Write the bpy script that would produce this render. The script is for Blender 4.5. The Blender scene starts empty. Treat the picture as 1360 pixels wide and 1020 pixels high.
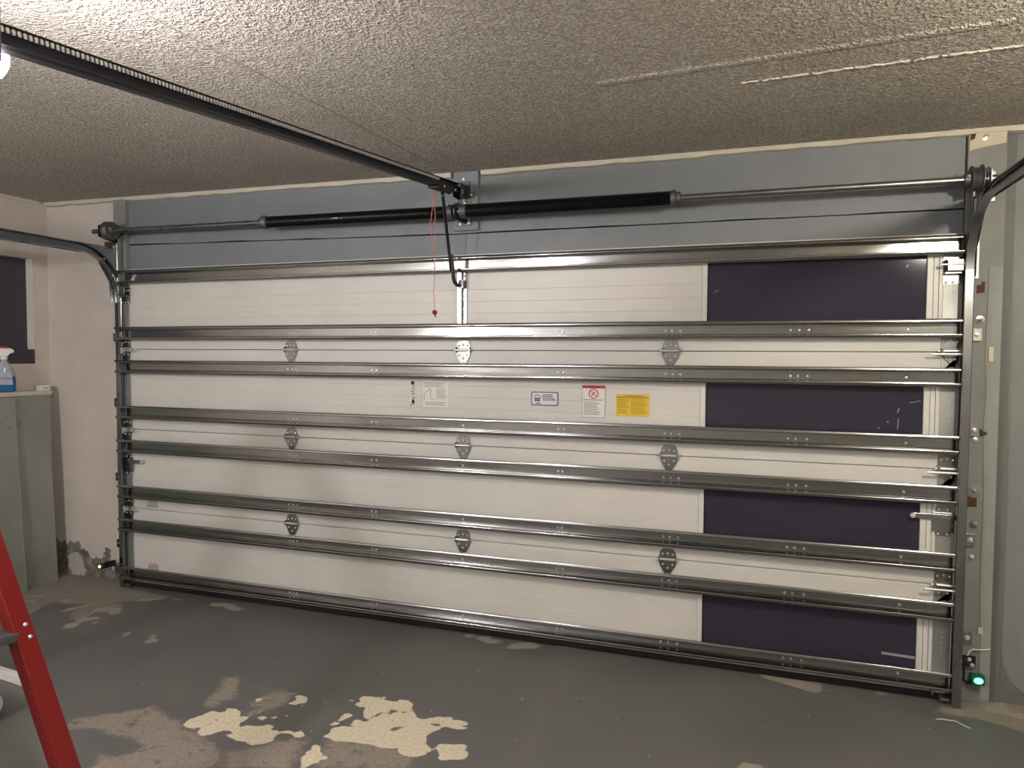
import bpy, math, random
import numpy as np
from mathutils import Vector, Matrix
S = bpy.context.scene
COL = S.collection
random.seed(7)
R_ = math.radians
# ------------------------------------------------------------------ camera, light, exposure
cam = bpy.data.cameras.new('camera'); camo = bpy.data.objects.new('camera', cam); COL.objects.link(camo)
cam.sensor_fit = 'HORIZONTAL'; cam.sensor_width = 36.0; cam.lens = 36.0*931.2/1360.0
cam.clip_start = 0.02
_r, _u, _b = (0.948023,0.318156,0.005303), (-0.01817,0.037489,0.999132), (0.317681,-0.947297,0.041321)
CAM = (1.5047, -3.6344, 1.5776)
camo.matrix_world = Matrix(((_r[0],_u[0],_b[0],CAM[0]),(_r[1],_u[1],_b[1],CAM[1]),(_r[2],_u[2],_b[2],CAM[2]),(0,0,0,1)))
S.camera = camo
w = bpy.data.worlds.new('world'); S.world = w; w.use_nodes = True
w.node_tree.nodes['Background'].inputs[0].default_value = (0.5,0.52,0.6,1)
w.node_tree.nodes['Background'].inputs[1].default_value = 0.02
S.view_settings.view_transform = 'Standard'; S.view_settings.look = 'None'
S.view_settings.gamma = 1.0; S.view_settings.use_curve_mapping = False
S.view_settings.exposure = 0.0
BULB_RIGHT = ((2.72,-2.12,2.385), 0.05, (1.0,0.90,0.745), 1020.0)    # position, radius, colour, strength
BULB_OPENER = ((-0.205,-2.455,2.270), 0.06, (1.0,0.95,0.99), 430.0)
FILL_REAR = ((-1.7,-4.3,2.10), 0.16, (1.0,0.955,0.94), 165.0)  # added fill light behind the camera, no known lamp there

# ------------------------------------------------------------------ mesh helpers
WL = {}
class MB:
    def __init__(s): s.v=[]; s.f=[]
    def add(s, vs, fs):
        n=len(s.v); s.v += [tuple(map(float,p)) for p in vs]; s.f += [tuple(i+n for i in f) for f in fs]; return s
    def box(s, x0,x1,y0,y1,z0,z1):
        return s.add([(x0,y0,z0),(x1,y0,z0),(x1,y1,z0),(x0,y1,z0),(x0,y0,z1),(x1,y0,z1),(x1,y1,z1),(x0,y1,z1)],
            [(0,3,2,1),(4,5,6,7),(0,1,5,4),(1,2,6,5),(2,3,7,6),(3,0,4,7)])
    def obox(s, c, h, ax):
        c=Vector(c); a=[Vector(q).normalized() for q in ax]
        P=[c+a[0]*h[0]*i+a[1]*h[1]*j+a[2]*h[2]*k for k in(-1,1) for j in(-1,1) for i in(-1,1)]
        return s.add(P,[(0,2,3,1),(4,5,7,6),(0,1,5,4),(1,3,7,5),(3,2,6,7),(2,0,4,6)])
    def prism(s, pts, off):
        n=len(pts); o=Vector(off); P=[Vector(p) for p in pts]
        return s.add(P+[p+o for p in P],[tuple(range(n))[::-1],tuple(range(n,2*n))]+[(i,(i+1)%n,(i+1)%n+n,i+n) for i in range(n)])
    def rings(s, rings, cap=True, closed=False):
        n=len(rings[0]); m=len(rings); vs=[p for r in rings for p in r]; fs=[]
        for k in range(m if closed else m-1):
            for i in range(n):
                a=k*n; b=((k+1)%m)*n
                fs.append((a+i,a+(i+1)%n,b+(i+1)%n,b+i))
        if cap and not closed: fs += [tuple(range(n))[::-1], tuple(range((m-1)*n,m*n))]
        return s.add(vs,fs)
    def lathe(s, p, d, prof, n=16, sc=(1,1)):
        d=Vector(d).normalized(); a=d.orthogonal().normalized()
        if abs(d.z)>.99: a=Vector((1,0,0))
        b=d.cross(a); p=Vector(p); R=[]
        for r,h in prof:
            R.append([p+d*h+a*(r*sc[0]*math.cos(2*math.pi*i/n))+b*(r*sc[1]*math.sin(2*math.pi*i/n)) for i in range(n)])
        return s.rings(R)
    def cyl(s, p0, p1, r, n=12, r2=None):
        p0=Vector(p0); p1=Vector(p1); L=(p1-p0).length
        return s.lathe(p0,p1-p0,[(r,0),(r if r2 is None else r2,L)],n)
    def tube(s, path, r, n=8):
        P=[Vector(p) for p in path]; R=[]; a=None
        for i,p in enumerate(P):
            t=(P[min(i+1,len(P)-1)]-P[max(i-1,0)]).normalized()
            a=t.orthogonal().normalized() if a is None else (a-t*a.dot(t)).normalized()
            b=t.cross(a); rr=r[i] if isinstance(r,(list,tuple)) else r
            R.append([p+a*rr*math.cos(2*math.pi*k/n)+b*rr*math.sin(2*math.pi*k/n) for k in range(n)])
        return s.rings(R)
    def ball(s, c, r, n=10, m=6, sc=(1,1,1)):
        R=[]; c=Vector(c)
        for j in range(m+1):
            t=math.pi*(0.02+0.96*j/m)
            R.append([c+Vector((sc[0]*r*math.sin(t)*math.cos(2*math.pi*i/n),sc[1]*r*math.sin(t)*math.sin(2*math.pi*i/n),-sc[2]*r*math.cos(t))) for i in range(n)])
        return s.rings(R)
    def build(s, name, m, parent=None, smooth=False, bevel=0.0, origin=None):
        a=np.array(s.v)
        if origin is None: origin=Vector(((a[:,0].min()+a[:,0].max())/2,(a[:,1].min()+a[:,1].max())/2,a[:,2].min()))
        o3=np.array(origin)
        me=bpy.data.meshes.new(name); me.from_pydata((a-o3).tolist(),[],s.f); me.update()
        import bmesh as _b
        bm=_b.new(); bm.from_mesh(me); _b.ops.recalc_face_normals(bm,faces=bm.faces); bm.to_mesh(me); bm.free()
        if smooth: me.shade_smooth()
        if smooth:
            me.set_sharp_from_angle(angle=R_(40))
        me.materials.append(m)
        o=bpy.data.objects.new(name,me); COL.objects.link(o)
        place(o,Vector(origin),parent)
        if bevel:
            b=o.modifiers.new('bevel','BEVEL'); b.width=bevel; b.segments=2; b.limit_method='ANGLE'; b.angle_limit=R_(40)
        return o
def place(o, loc, parent=None):
    WL[o.name]=Vector(loc)
    if parent is not None:
        o.parent=parent; o.location=Vector(loc)-WL[parent.name]
    else: o.location=loc
def tag(o, label=None, cat=None, group=None, kind=None):
    if label: o['label']=label
    if cat: o['category']=cat
    if group: o['group']=group
    if kind: o['kind']=kind
    return o
def thing(name, loc, label, cat, group=None):
    o=bpy.data.objects.new(name,None); COL.objects.link(o); place(o,loc); o.empty_display_size=.05
    return tag(o,label,cat,group)
def dup(o, delta, parent=None):
    """copy of a part (world offset delta) with its own children"""
    c=o.copy(); COL.objects.link(c)
    p=parent if parent is not None else o.parent
    place(c, WL[o.name]+Vector(delta), p)
    for ch in list(o.children):
        k=ch.copy(); COL.objects.link(k); place(k, WL[ch.name]+Vector(delta), c)
    return c
def thick(poly, t):
    """open 2-D polyline -> closed outline of thickness t"""
    P=[Vector(p) for p in poly]; N=[]
    for i in range(len(P)):
        a=(P[i]-P[i-1]).normalized() if i else None
        b=(P[i+1]-P[i]).normalized() if i<len(P)-1 else None
        if a is None: a=b
        if b is None: b=a
        na=Vector((-a.y,a.x)); nb=Vector((-b.y,b.x)); m=(na+nb).normalized()
        N.append(m/max(.4,m.dot(na)))
    return [p+n*t/2 for p,n in zip(P,N)]+[p-n*t/2 for p,n in zip(P[::-1],N[::-1])]

# ------------------------------------------------------------------ materials
class NT:
    def __init__(s,name):
        s.m=bpy.data.materials.new(name); s.m.use_nodes=True; s.t=s.m.node_tree; s.p=s.t.nodes['Principled BSDF']
    def n(s,kind,**kw):
        nd=s.t.nodes.new('ShaderNode'+kind)
        for k,v in kw.items():
            if k in nd.inputs: s.set(nd.inputs[k],v)
            else: setattr(nd,k,v)
        return nd
    def set(s,sock,v):
        if isinstance(v,bpy.types.NodeSocket): s.t.links.new(v,sock)
        elif isinstance(v,bpy.types.Node): s.t.links.new(v.outputs[0],sock)
        elif isinstance(v,(tuple,list)) and len(v)==3 and sock.type=='RGBA': sock.default_value=(*v,1)
        else: sock.default_value=v
    def math(s,op,a,b=0.0,c=None,clamp=False):
        nd=s.t.nodes.new('ShaderNodeMath'); nd.operation=op; nd.use_clamp=clamp
        s.set(nd.inputs[0],a); s.set(nd.inputs[1],b)
        if c is not None: s.set(nd.inputs[2],c)
        return nd.outputs[0]
    def mix(s,f,a,b):
        nd=s.t.nodes.new('ShaderNodeMix'); nd.data_type='RGBA'
        s.set(nd.inputs[0],f); s.set(nd.inputs[6],a); s.set(nd.inputs[7],b); return nd.outputs[2]
    def ramp(s,v,lo,hi,a=0.0,b=1.0):
        nd=s.t.nodes.new('ShaderNodeMapRange'); nd.clamp=True
        for i,x in enumerate((v,lo,hi,a,b)): s.set(nd.inputs[i],x)
        return nd.outputs[0]
    def pos(s, scale=(1,1,1)):
        g=s.t.nodes.new('ShaderNodeNewGeometry'); mp=s.t.nodes.new('ShaderNodeMapping')
        s.t.links.new(g.outputs['Position'],mp.inputs[0]); mp.inputs['Scale'].default_value=scale; return mp.outputs[0]
    def noise(s,scale,detail=3,rough=.5,vec=None):
        nd=s.t.nodes.new('ShaderNodeTexNoise'); nd.inputs['Scale'].default_value=scale; nd.inputs['Detail'].default_value=detail
        nd.inputs['Roughness'].default_value=rough; s.set(nd.inputs['Vector'],vec if vec is not None else s.pos()); return nd.outputs[0]
    def bump(s,h,strength=.3,dist=.01):
        nd=s.t.nodes.new('ShaderNodeBump'); s.set(nd.inputs['Height'],h); nd.inputs['Strength'].default_value=strength
        nd.inputs['Distance'].default_value=dist; s.set(s.p.inputs['Normal'],nd.outputs[0])
    def out(s,**kw):
        for k,v in kw.items(): s.set(s.p.inputs[k.replace('_',' ')],v)
        return s.m
def plain(name,col,rough=.5,metal=0.0,var=.12,vs=30,bump=0.0,coat=0.0,spec=.5):
    t=NT(name); n=t.noise(vs,3)
    c=t.mix(n,tuple(x*(1-var) for x in col),tuple(min(1,x*(1+var)) for x in col))
    if bump: t.bump(t.noise(vs*6,2),bump,.004)
    return t.out(Base_Color=c,Roughness=rough,Metallic=metal,Coat_Weight=coat,Specular_IOR_Level=spec)
def emit(name,col,st):
    t=NT(name); t.set(t.p.inputs['Emission Color'],col); t.p.inputs['Emission Strength'].default_value=st
    return t.out(Base_Color=col,Roughness=.4)
def galv(name,lo=(.36,.37,.37),hi=(.56,.57,.56),r0=.24,r1=.42,metal=1.0,grain=(1,1,1),bs=0):
    t=NT(name); n=t.noise(26,4,.6); l=t.noise(5,3,.6,t.pos((.3,1,7)) if bs else t.pos((1,1,1)))
    c=t.mix(t.math('MULTIPLY_ADD',n,.6,t.math('MULTIPLY',l,.4)),lo,hi)
    if bs: t.bump(t.noise(30,2,.5,t.pos(grain)),bs,.004)
    return t.out(Base_Color=c,Metallic=metal,Roughness=t.ramp(l,.3,.7,r0,r1))
M={}
M['strut']=galv('galvanised_strut',(.29,.295,.295),(.44,.445,.44),.14,.24,1.0,(.15,1,.8),.03)
M['galv']=galv('galvanised_steel',(.32,.33,.33),(.48,.49,.48),.20,.34)
M['track']=galv('track_steel',(.24,.25,.26),(.37,.38,.385),.20,.30)
M['hinge']=galv('hinge_steel',(.20,.205,.20),(.36,.365,.36),.25,.4)
M['stile']=galv('galvanised_stile',(.34,.35,.34),(.48,.49,.47),.42,.6,.85)
M['bolt']=plain('zinc_bolt',(.78,.78,.76),.28,.6,.05)
M['darksteel']=plain('dark_steel',(.12,.12,.12),.42,.9,.3,40)
M['iron']=plain('cast_iron',(.16,.165,.17),.55,.8,.3,60,.2)
M['black']=plain('black_plastic',(.012,.012,.013),.4)
M['rubber']=plain('black_rubber',(.010,.010,.011),.8)
M['rail']=plain('navy_painted_rail',(.016,.018,.028),.38,.3,.2)
M['spring']=plain('oiled_black_spring',(.008,.009,.012),.32,.5,.3,20,0,.2)
M['shaft']=galv('shaft_steel',(.26,.26,.26),(.40,.40,.39),.25,.4)
M['red']=plain('red_fibreglass',(.175,.0085,.0065),.5,0,.08,50,.05,0,.25)
M['alu']=plain('aluminium',(.62,.62,.61),.4,.9)
M['cord']=plain('red_cord',(.52,.16,.13),.8)
M['handle']=plain('dark_red_handle',(.16,.012,.01),.5)
M['white']=plain('white_plastic',(.75,.74,.71),.45)
M['cloth']=plain('white_cloth',(.72,.68,.66),.9,0,.08,20,.4)
M['twig']=plain('pale_strand',(.55,.52,.45),.7)
M['rust']=plain('rusty_steel',(.11,.045,.02),.8,.3,.5,40,.4)
M['crown']=plain('painted_crown_trim',(.56,.52,.43),.6,0,.18,9,.2)
def door_skin():
    t=NT('white_door_skin'); a=t.noise(9,5,.6,t.pos((1.4,1,26))); b=t.noise(3,3)
    c=t.mix(t.ramp(b,.3,.7),(.61,.595,.555),(.665,.65,.61))
    t.bump(a,.16,.004)
    return t.out(Base_Color=c,Roughness=.42)
M['skin']=door_skin()
M['frame']=plain('white_vinyl_frame',(.66,.65,.61),.4,0,.05)
def pane():
    t=NT('dark_tinted_pane'); n=t.noise(3,3,.5,t.pos((.5,1,1.4)))
    v=t.n('TexVoronoi',feature='DISTANCE_TO_EDGE'); t.set(v.inputs['Vector'],t.pos((1.2,1,7))); v.inputs['Scale'].default_value=2.2
    sc=t.math('MULTIPLY',t.ramp(v.outputs[0],.004,.0,0,1),t.ramp(t.noise(3,2),.66,.74))
    c=t.mix(sc,t.mix(n,(.029,.028,.045),(.042,.041,.060)),(.16,.16,.17))
    return t.out(Base_Color=c,Roughness=t.ramp(n,.3,.7,.07,.10),Specular_IOR_Level=.35)
M['pane']=pane()
M['winpane']=plain('dark_window_pane',(.050,.040,.058),.5,0,.15,6)
def paint(name,a,b,rough=.55,sc=4,chip=None):
    t=NT(name); n=t.noise(sc,5,.6); c=t.mix(t.ramp(n,.3,.7),a,b)
    if chip:
        m=t.ramp(t.noise(11,6,.65),.66,.68); c=t.mix(m,c,chip)
    t.bump(t.noise(70,3),.12,.004)
    return t.out(Base_Color=c,Roughness=rough)
M['bluegrey']=paint('blue_grey_wall_paint',(.185,.202,.222),(.213,.230,.250))
M['wallgrey']=paint('light_tinted_wall_grey',(.195,.206,.200),(.225,.236,.229))  # same paint as the header, with the light's hue difference put into the colour
M['grey']=paint('grey_jamb_paint',(.20,.21,.205),(.25,.26,.25),.6,6)
M['paleband']=paint('pale_grey_jamb_paint',(.235,.25,.235),(.28,.295,.275),.6,9)
M['darkband']=paint('dark_grey_band',(.125,.132,.128),(.15,.158,.15),.6,9)
M['lightwall']=paint('pale_wall_paint',(.60,.57,.52),(.66,.63,.58),.7)
M['creampatch']=paint('bare_cream_primer',(.55,.49,.36),(.62,.56,.43),.7,12)
def beige():
    t=NT('beige_plaster'); g=t.n('NewGeometry'); sp=t.n('SeparateXYZ'); t.set(sp.inputs[0],g.outputs['Position'])
    n=t.noise(3,5,.6); c=t.mix(t.ramp(n,.3,.7),(.55,.50,.45),(.62,.57,.52))
    j=t.noise(9,6,.62); j2=t.noise(16,6,.65)
    edge=t.math('ADD',.165,t.math('MULTIPLY',t.math('SUBTRACT',j,.5),.42))
    edge=t.math('ADD',edge,t.math('MULTIPLY',t.math('SUBTRACT',-2.75,sp.outputs[0]),.16))
    damp=t.ramp(t.math('SUBTRACT',edge,sp.outputs[2]),.0,.006)
    dc=t.mix(t.ramp(j2,.38,.62),(.12,.11,.10),(.235,.22,.20))
    dc=t.mix(t.ramp(j2,.58,.60),dc,(.30,.28,.25))
    vd=t.n('VectorMath',operation='DISTANCE'); t.set(vd.inputs[0],g.outputs['Position']); vd.inputs[1].default_value=(-2.985,.05,.075)
    cp=t.ramp(t.math('MULTIPLY_ADD',t.math('SUBTRACT',j,.5),.16,vd.outputs['Value']),.085,.08); dc=t.mix(cp,dc,(.46,.43,.385))
    c=t.mix(damp,c,dc)
    t.bump(t.math('ADD',t.noise(50,4),t.math('MULTIPLY',damp,-.6)),.2,.006)
    return t.out(Base_Color=c,Roughness=.8)
M['beige']=beige()
def popcorn():
    t=NT('popcorn_ceiling'); g=t.noise(95,2,.55); g2=t.noise(38,3,.6); big=t.noise(1.1,4,.6)
    lump=t.math('ADD',t.ramp(g,.36,.70),t.math('MULTIPLY',t.ramp(g2,.35,.7),.5))
    c=t.mix(t.ramp(g,.38,.64),(.50,.44,.365),(.88,.82,.72))  # pits darker, lumps paler: relief shading put into the colour
    c=t.mix(t.ramp(big,.42,.70,0,.30),c,(.42,.38,.31))
    t.bump(lump,1.0,.015)
    return t.out(Base_Color=c,Roughness=.9,Specular_IOR_Level=.2)
M['popcorn']=popcorn()
M['seam']=plain('ceiling_seam',(.33,.29,.23),.9)
M['scrape']=plain('scraped_ceiling_paint',(.72,.67,.56),.8,0,.2,40,.6)
M['lift']=plain('pinkish_lift_step',(.40,.36,.33),.6)
M['fleck']=plain('paint_fleck',(.30,.30,.30),.8)
def sheet():
    t=NT('grey_green_sheet'); n=t.noise(2.5,4,.6,t.pos((1,1,.6)))
    sp=t.ramp(t.noise(24,4,.6),.66,.70)
    c=t.mix(t.ramp(n,.3,.7),(.23,.245,.215),(.32,.335,.30)); c=t.mix(sp,c,(.14,.155,.13))
    return t.out(Base_Color=c,Roughness=.30,Specular_IOR_Level=.5)
M['sheet']=sheet()
M['sheet_edge']=plain('sheet_edge',(.30,.32,.28),.5)
M['liquid']=plain('blue_liquid',(.012,.12,.30),.2)
def clearp():
    t=NT('clear_blue_plastic'); return t.out(Base_Color=(.72,.80,.88),Roughness=.15,Transmission_Weight=.65,IOR=1.3)
M['clear']=clearp()
M['labelblue']=plain('pale_blue_label',(.30,.38,.52),.5)
M['redprint']=plain('red_print',(.50,.03,.02),.6,0,.02)
M['ink']=plain('black_print',(.03,.03,.032),.7,0,.02)
M['greyink']=plain('grey_print',(.23,.23,.215),.7,0,.02)
M['paper']=plain('label_paper',(.74,.73,.68),.55,0,.02)
M['paper2']=plain('bluish_label_paper',(.70,.71,.76),.55,0,.02)
M['yellow']=plain('yellow_label',(.72,.50,.035),.5,0,.03)
M['ochre']=plain('brown_print',(.30,.19,.02),.6,0,.02)
M['green_led']=emit('green_led',(.10,1.0,.38),5.0)
M['amber_led']=emit('amber_led',(1.0,.80,.22),7.0)
M['greenplastic']=plain('dark_green_lens',(.0,.09,.04),.3)
# floor wear outlines, in metres on the floor
CREAM = [
 [(-0.736,-1.317),(-0.752,-1.276),(-0.722,-1.216),(-0.713,-1.175),(-0.653,-1.176),(-0.657,-1.133),(-0.623,-1.126),(-0.575,-1.149),(-0.565,-1.173),(-0.524,-1.164),(-0.514,-1.188),(-0.525,-1.213),(-0.505,-1.253),(-0.479,-1.223),(-0.429,-1.216),(-0.404,-1.192),(-0.369,-1.190),(-0.364,-1.224),(-0.312,-1.216),(-0.281,-1.201),(-0.253,-1.206),(-0.241,-1.182),(-0.204,-1.209),(-0.193,-1.229),(-0.231,-1.238),(-0.272,-1.222),(-0.322,-1.235),(-0.310,-1.275),(-0.296,-1.289),(-0.326,-1.323),(-0.366,-1.347),(-0.395,-1.333),(-0.446,-1.337),(-0.486,-1.326),(-0.518,-1.317),(-0.489,-1.293),(-0.539,-1.285),(-0.561,-1.303),(-0.581,-1.344),(-0.603,-1.357),(-0.645,-1.332),(-0.650,-1.303),(-0.690,-1.322)],
 [(-0.437,-1.010),(-0.417,-0.973),(-0.444,-0.940),(-0.437,-0.928),(-0.391,-0.928),(-0.368,-0.956),(-0.364,-0.984),(-0.386,-0.994),(-0.396,-1.013)],
 [(-0.588,-1.044),(-0.595,-1.023),(-0.573,-1.003),(-0.564,-1.024),(-0.573,-1.042)],
 [(-0.477,-1.164),(-0.485,-1.149),(-0.465,-1.138),(-0.441,-1.146),(-0.448,-1.168)],
 [(-0.425,-1.141),(-0.420,-1.123),(-0.402,-1.122),(-0.410,-1.144)],
 [(-0.382,-1.106),(-0.382,-1.093),(-0.365,-1.096),(-0.364,-1.111)],
 [(-0.125,-1.196),(-0.116,-1.163),(-0.132,-1.133),(-0.096,-1.096),(-0.043,-1.090),(-0.073,-1.070),(-0.075,-1.027),(-0.033,-1.037),(-0.013,-1.024),(-0.046,-1.004),(-0.077,-0.963),(-0.085,-0.925),(-0.118,-0.936),(-0.147,-0.919),(-0.136,-0.888),(-0.157,-0.859),(-0.150,-0.839),(-0.083,-0.826),(-0.050,-0.844),(-0.022,-0.841),(0.015,-0.842),(0.028,-0.812),(0.066,-0.807),(0.103,-0.832),(0.112,-0.870),(0.142,-0.893),(0.167,-0.930),(0.198,-0.938),(0.254,-0.896),(0.312,-0.880),(0.330,-0.899),(0.360,-0.889),(0.398,-0.901),(0.402,-0.918),(0.378,-0.932),(0.408,-0.934),(0.411,-0.949),(0.372,-0.965),(0.322,-0.958),(0.298,-0.978),(0.306,-1.002),(0.286,-1.009),(0.273,-1.058),(0.306,-1.114),(0.339,-1.136),(0.324,-1.184),(0.298,-1.208),(0.262,-1.210),(0.226,-1.202),(0.211,-1.186),(0.209,-1.170),(0.143,-1.193),(0.092,-1.183),(0.051,-1.191),(-0.008,-1.193),(-0.065,-1.209),(-0.100,-1.198)],
 [(0.346,-1.117),(0.348,-1.089),(0.375,-1.077),(0.396,-1.081),(0.421,-1.066),(0.453,-1.055),(0.465,-1.081),(0.460,-1.099),(0.482,-1.108),(0.492,-1.147),(0.480,-1.163),(0.446,-1.168),(0.414,-1.192),(0.387,-1.193),(0.382,-1.163)],
 [(-0.082,-1.410),(-0.119,-1.358),(-0.124,-1.312),(-0.117,-1.294),(-0.135,-1.267),(-0.098,-1.252),(-0.079,-1.291),(-0.051,-1.313),(-0.021,-1.319),(-0.018,-1.333),(-0.047,-1.338),(-0.036,-1.360),(-0.059,-1.378),(-0.059,-1.406)],
 [(-0.137,-1.067),(-0.147,-1.032),(-0.140,-0.991),(-0.109,-1.000),(-0.102,-1.017),(-0.116,-1.041),(-0.121,-1.068)],
 [(-0.157,-1.111),(-0.144,-1.076),(-0.122,-1.077),(-0.116,-1.103)],
 [(-0.194,-0.894),(-0.193,-0.882),(-0.166,-0.888),(-0.172,-0.903)],
 [(-0.060,-0.840),(-0.066,-0.816),(-0.045,-0.813),(-0.034,-0.834)],
 [(0.193,-0.862),(0.198,-0.850),(0.211,-0.856),(0.207,-0.870)],
]
WORN = [
 [(-2.912,-0.385),(-2.828,-0.344),(-2.821,-0.320),(-2.782,-0.372),(-2.889,-0.399)],
 [(-2.829,-0.432),(-2.780,-0.404),(-2.751,-0.447),(-2.800,-0.454)],
 [(-2.444,-0.512),(-2.441,-0.456),(-2.390,-0.368),(-2.367,-0.381),(-2.385,-0.442),(-2.406,-0.499)],
 [(-2.193,-0.700),(-2.223,-0.640),(-2.193,-0.608),(-2.244,-0.566),(-2.225,-0.531),(-2.273,-0.422),(-2.247,-0.343),(-2.198,-0.370),(-2.147,-0.352),(-2.093,-0.379),(-2.077,-0.432),(-2.116,-0.455),(-2.152,-0.419),(-2.236,-0.439),(-2.205,-0.533),(-2.151,-0.490),(-2.112,-0.519),(-2.166,-0.602),(-2.137,-0.654),(-2.145,-0.697)],
 [(-2.104,-0.589),(-2.090,-0.557),(-2.057,-0.582),(-2.069,-0.597)],
 [(-2.625,-0.360),(-2.584,-0.324),(-2.544,-0.364),(-2.581,-0.388)],
 [(-1.589,-0.702),(-1.602,-0.659),(-1.591,-0.647),(-1.562,-0.653),(-1.543,-0.702)],
 [(-1.798,-0.647),(-1.777,-0.614),(-1.750,-0.646),(-1.759,-0.682)],
 [(-1.675,-0.114),(-1.669,-0.077),(-1.626,-0.082),(-1.591,-0.053),(-1.505,-0.075),(-1.404,-0.111),(-1.437,-0.146),(-1.503,-0.146),(-1.576,-0.110),(-1.644,-0.139)],
 [(-1.597,-0.693),(-1.602,-0.647),(-1.642,-0.612),(-1.613,-0.601),(-1.582,-0.631),(-1.527,-0.660),(-1.538,-0.690),(-1.559,-0.707)],
 [(-1.982,-0.105),(-1.907,-0.090),(-1.897,-0.119),(-1.949,-0.120)],
 [(-2.195,-0.224),(-2.115,-0.152),(-2.035,-0.107),(-2.022,-0.137),(-2.086,-0.190)],
 [(-1.678,-0.237),(-1.672,-0.221),(-1.652,-0.242)],
 [(0.032,-0.059),(0.014,-0.008),(0.086,-0.011),(0.077,-0.048)],
 [(0.089,-0.039),(0.160,0.005),(0.179,-0.026),(0.248,-0.030),(0.246,-0.057),(0.196,-0.102),(0.151,-0.082)],
 [(0.294,-0.121),(0.311,-0.053),(0.405,-0.002),(0.463,-0.030),(0.459,-0.063),(0.361,-0.115)],
 [(0.554,-0.004),(0.561,0.008),(0.656,-0.003),(0.617,-0.016)],
 [(0.544,-0.645),(0.545,-0.601),(0.568,-0.631)],
 [(1.570,0.016),(1.612,0.013),(1.716,-0.002),(1.876,0.003),(1.860,-0.107),(1.819,-0.121),(1.746,-0.083),(1.622,-0.043)],
 [(2.548,0.072),(2.668,0.174),(2.742,0.124),(2.781,0.064),(2.724,-0.106),(2.628,-0.059),(2.544,-0.053)],
 [(1.969,0.003),(2.030,0.016),(2.016,-0.013)],
 [(2.108,-0.005),(2.155,-0.004),(2.145,-0.031),(2.112,-0.034)],
 [(1.493,-0.869),(1.512,-0.820),(1.553,-0.827),(1.587,-0.811),(1.594,-0.845)],
]
TAN = [
 [(-1.199,-1.483),(-1.213,-1.414),(-1.100,-1.331),(-0.992,-1.237),(-0.904,-1.263),(-0.830,-1.297),(-0.801,-1.287),(-0.722,-1.328),(-0.643,-1.331),(-0.585,-1.360),(-0.459,-1.420),(-0.371,-1.513),(-0.826,-1.685),(-0.868,-1.606),(-0.776,-1.566),(-0.769,-1.491),(-0.832,-1.455),(-0.949,-1.467),(-1.019,-1.451)],
 [(-0.447,-1.434),(-0.395,-1.398),(-0.344,-1.353),(-0.294,-1.303),(-0.241,-1.256),(-0.192,-1.234),(-0.164,-1.262),(-0.138,-1.327),(-0.126,-1.429),(-0.358,-1.509),(-0.387,-1.449)],
 [(-0.023,-1.393),(-0.079,-1.280),(-0.094,-1.208),(-0.007,-1.195),(0.099,-1.184),(0.208,-1.181),(0.243,-1.212),(0.290,-1.216),(0.306,-1.279)],
 [(-0.776,-1.127),(-0.815,-1.069),(-0.814,-1.006),(-0.863,-0.959),(-0.874,-0.896),(-0.836,-0.855),(-0.761,-0.937),(-0.736,-0.992),(-0.696,-1.040),(-0.709,-1.104),(-0.717,-1.148)],
 [(-0.545,-1.150),(-0.552,-1.085),(-0.593,-1.058),(-0.608,-0.997),(-0.548,-0.927),(-0.457,-0.914),(-0.448,-0.990),(-0.472,-1.028),(-0.470,-1.073),(-0.500,-1.134)],
]
BARE = [
 [(-2.853,-0.489),(-3.162,-0.212),(-3.395,0.264),(-2.722,0.209),(-2.390,-0.053),(-2.015,-0.092),(-2.129,-0.191),(-2.275,-0.286),(-2.141,-0.323),(-2.110,-0.433),(-2.271,-0.450),(-2.215,-0.598),(-2.332,-0.551),(-2.395,-0.371),(-2.631,-0.411),(-2.611,-0.516),(-2.564,-0.632)],
 [(2.320,-0.131),(2.522,0.085),(2.673,0.192),(2.940,0.193),(2.776,-0.260),(2.543,-0.155),(2.407,-0.136)],
]
HOLES = [
 [(-0.014,-0.986),(0.001,-0.935),(0.014,-0.937),(0.001,-0.987),(-0.025,-1.022)],
 [(0.037,-0.962),(0.031,-0.932),(0.034,-0.891),(0.067,-0.913),(0.055,-0.930)],
 [(0.108,-1.056),(0.112,-1.037),(0.160,-1.011),(0.146,-1.037),(0.128,-1.067)],
 [(0.236,-0.953),(0.243,-0.946),(0.291,-0.946),(0.292,-0.965),(0.266,-0.967)],
 [(0.041,-0.904),(0.088,-0.912),(0.124,-0.886),(0.124,-0.899),(0.086,-0.923)],
 [(-0.647,-1.234),(-0.645,-1.222),(-0.624,-1.231),(-0.628,-1.241)],
 [(-0.641,-1.284),(-0.639,-1.258),(-0.628,-1.256),(-0.648,-1.297)],
 [(2.628,0.040),(2.687,0.090),(2.760,0.071),(2.729,-0.024),(2.653,-0.022)],
]
FAINT = [
 [(0.645,-0.100),(0.693,-0.100),(0.721,-0.277),(0.715,-0.436),(0.679,-0.580),(0.665,-0.659),(0.712,-0.759),(0.738,-0.951),(0.739,-1.127),(0.702,-1.140),(0.682,-0.980),(0.668,-0.808),(0.609,-0.678),(0.636,-0.556),(0.659,-0.414),(0.657,-0.255)],
 [(-0.226,-1.135),(-0.246,-1.041),(-0.212,-0.969),(-0.159,-0.937),(-0.160,-1.062),(-0.151,-1.193)],
 [(-1.077,-1.089),(-1.035,-0.993),(-0.890,-1.101),(-0.949,-1.195)],
]
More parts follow.
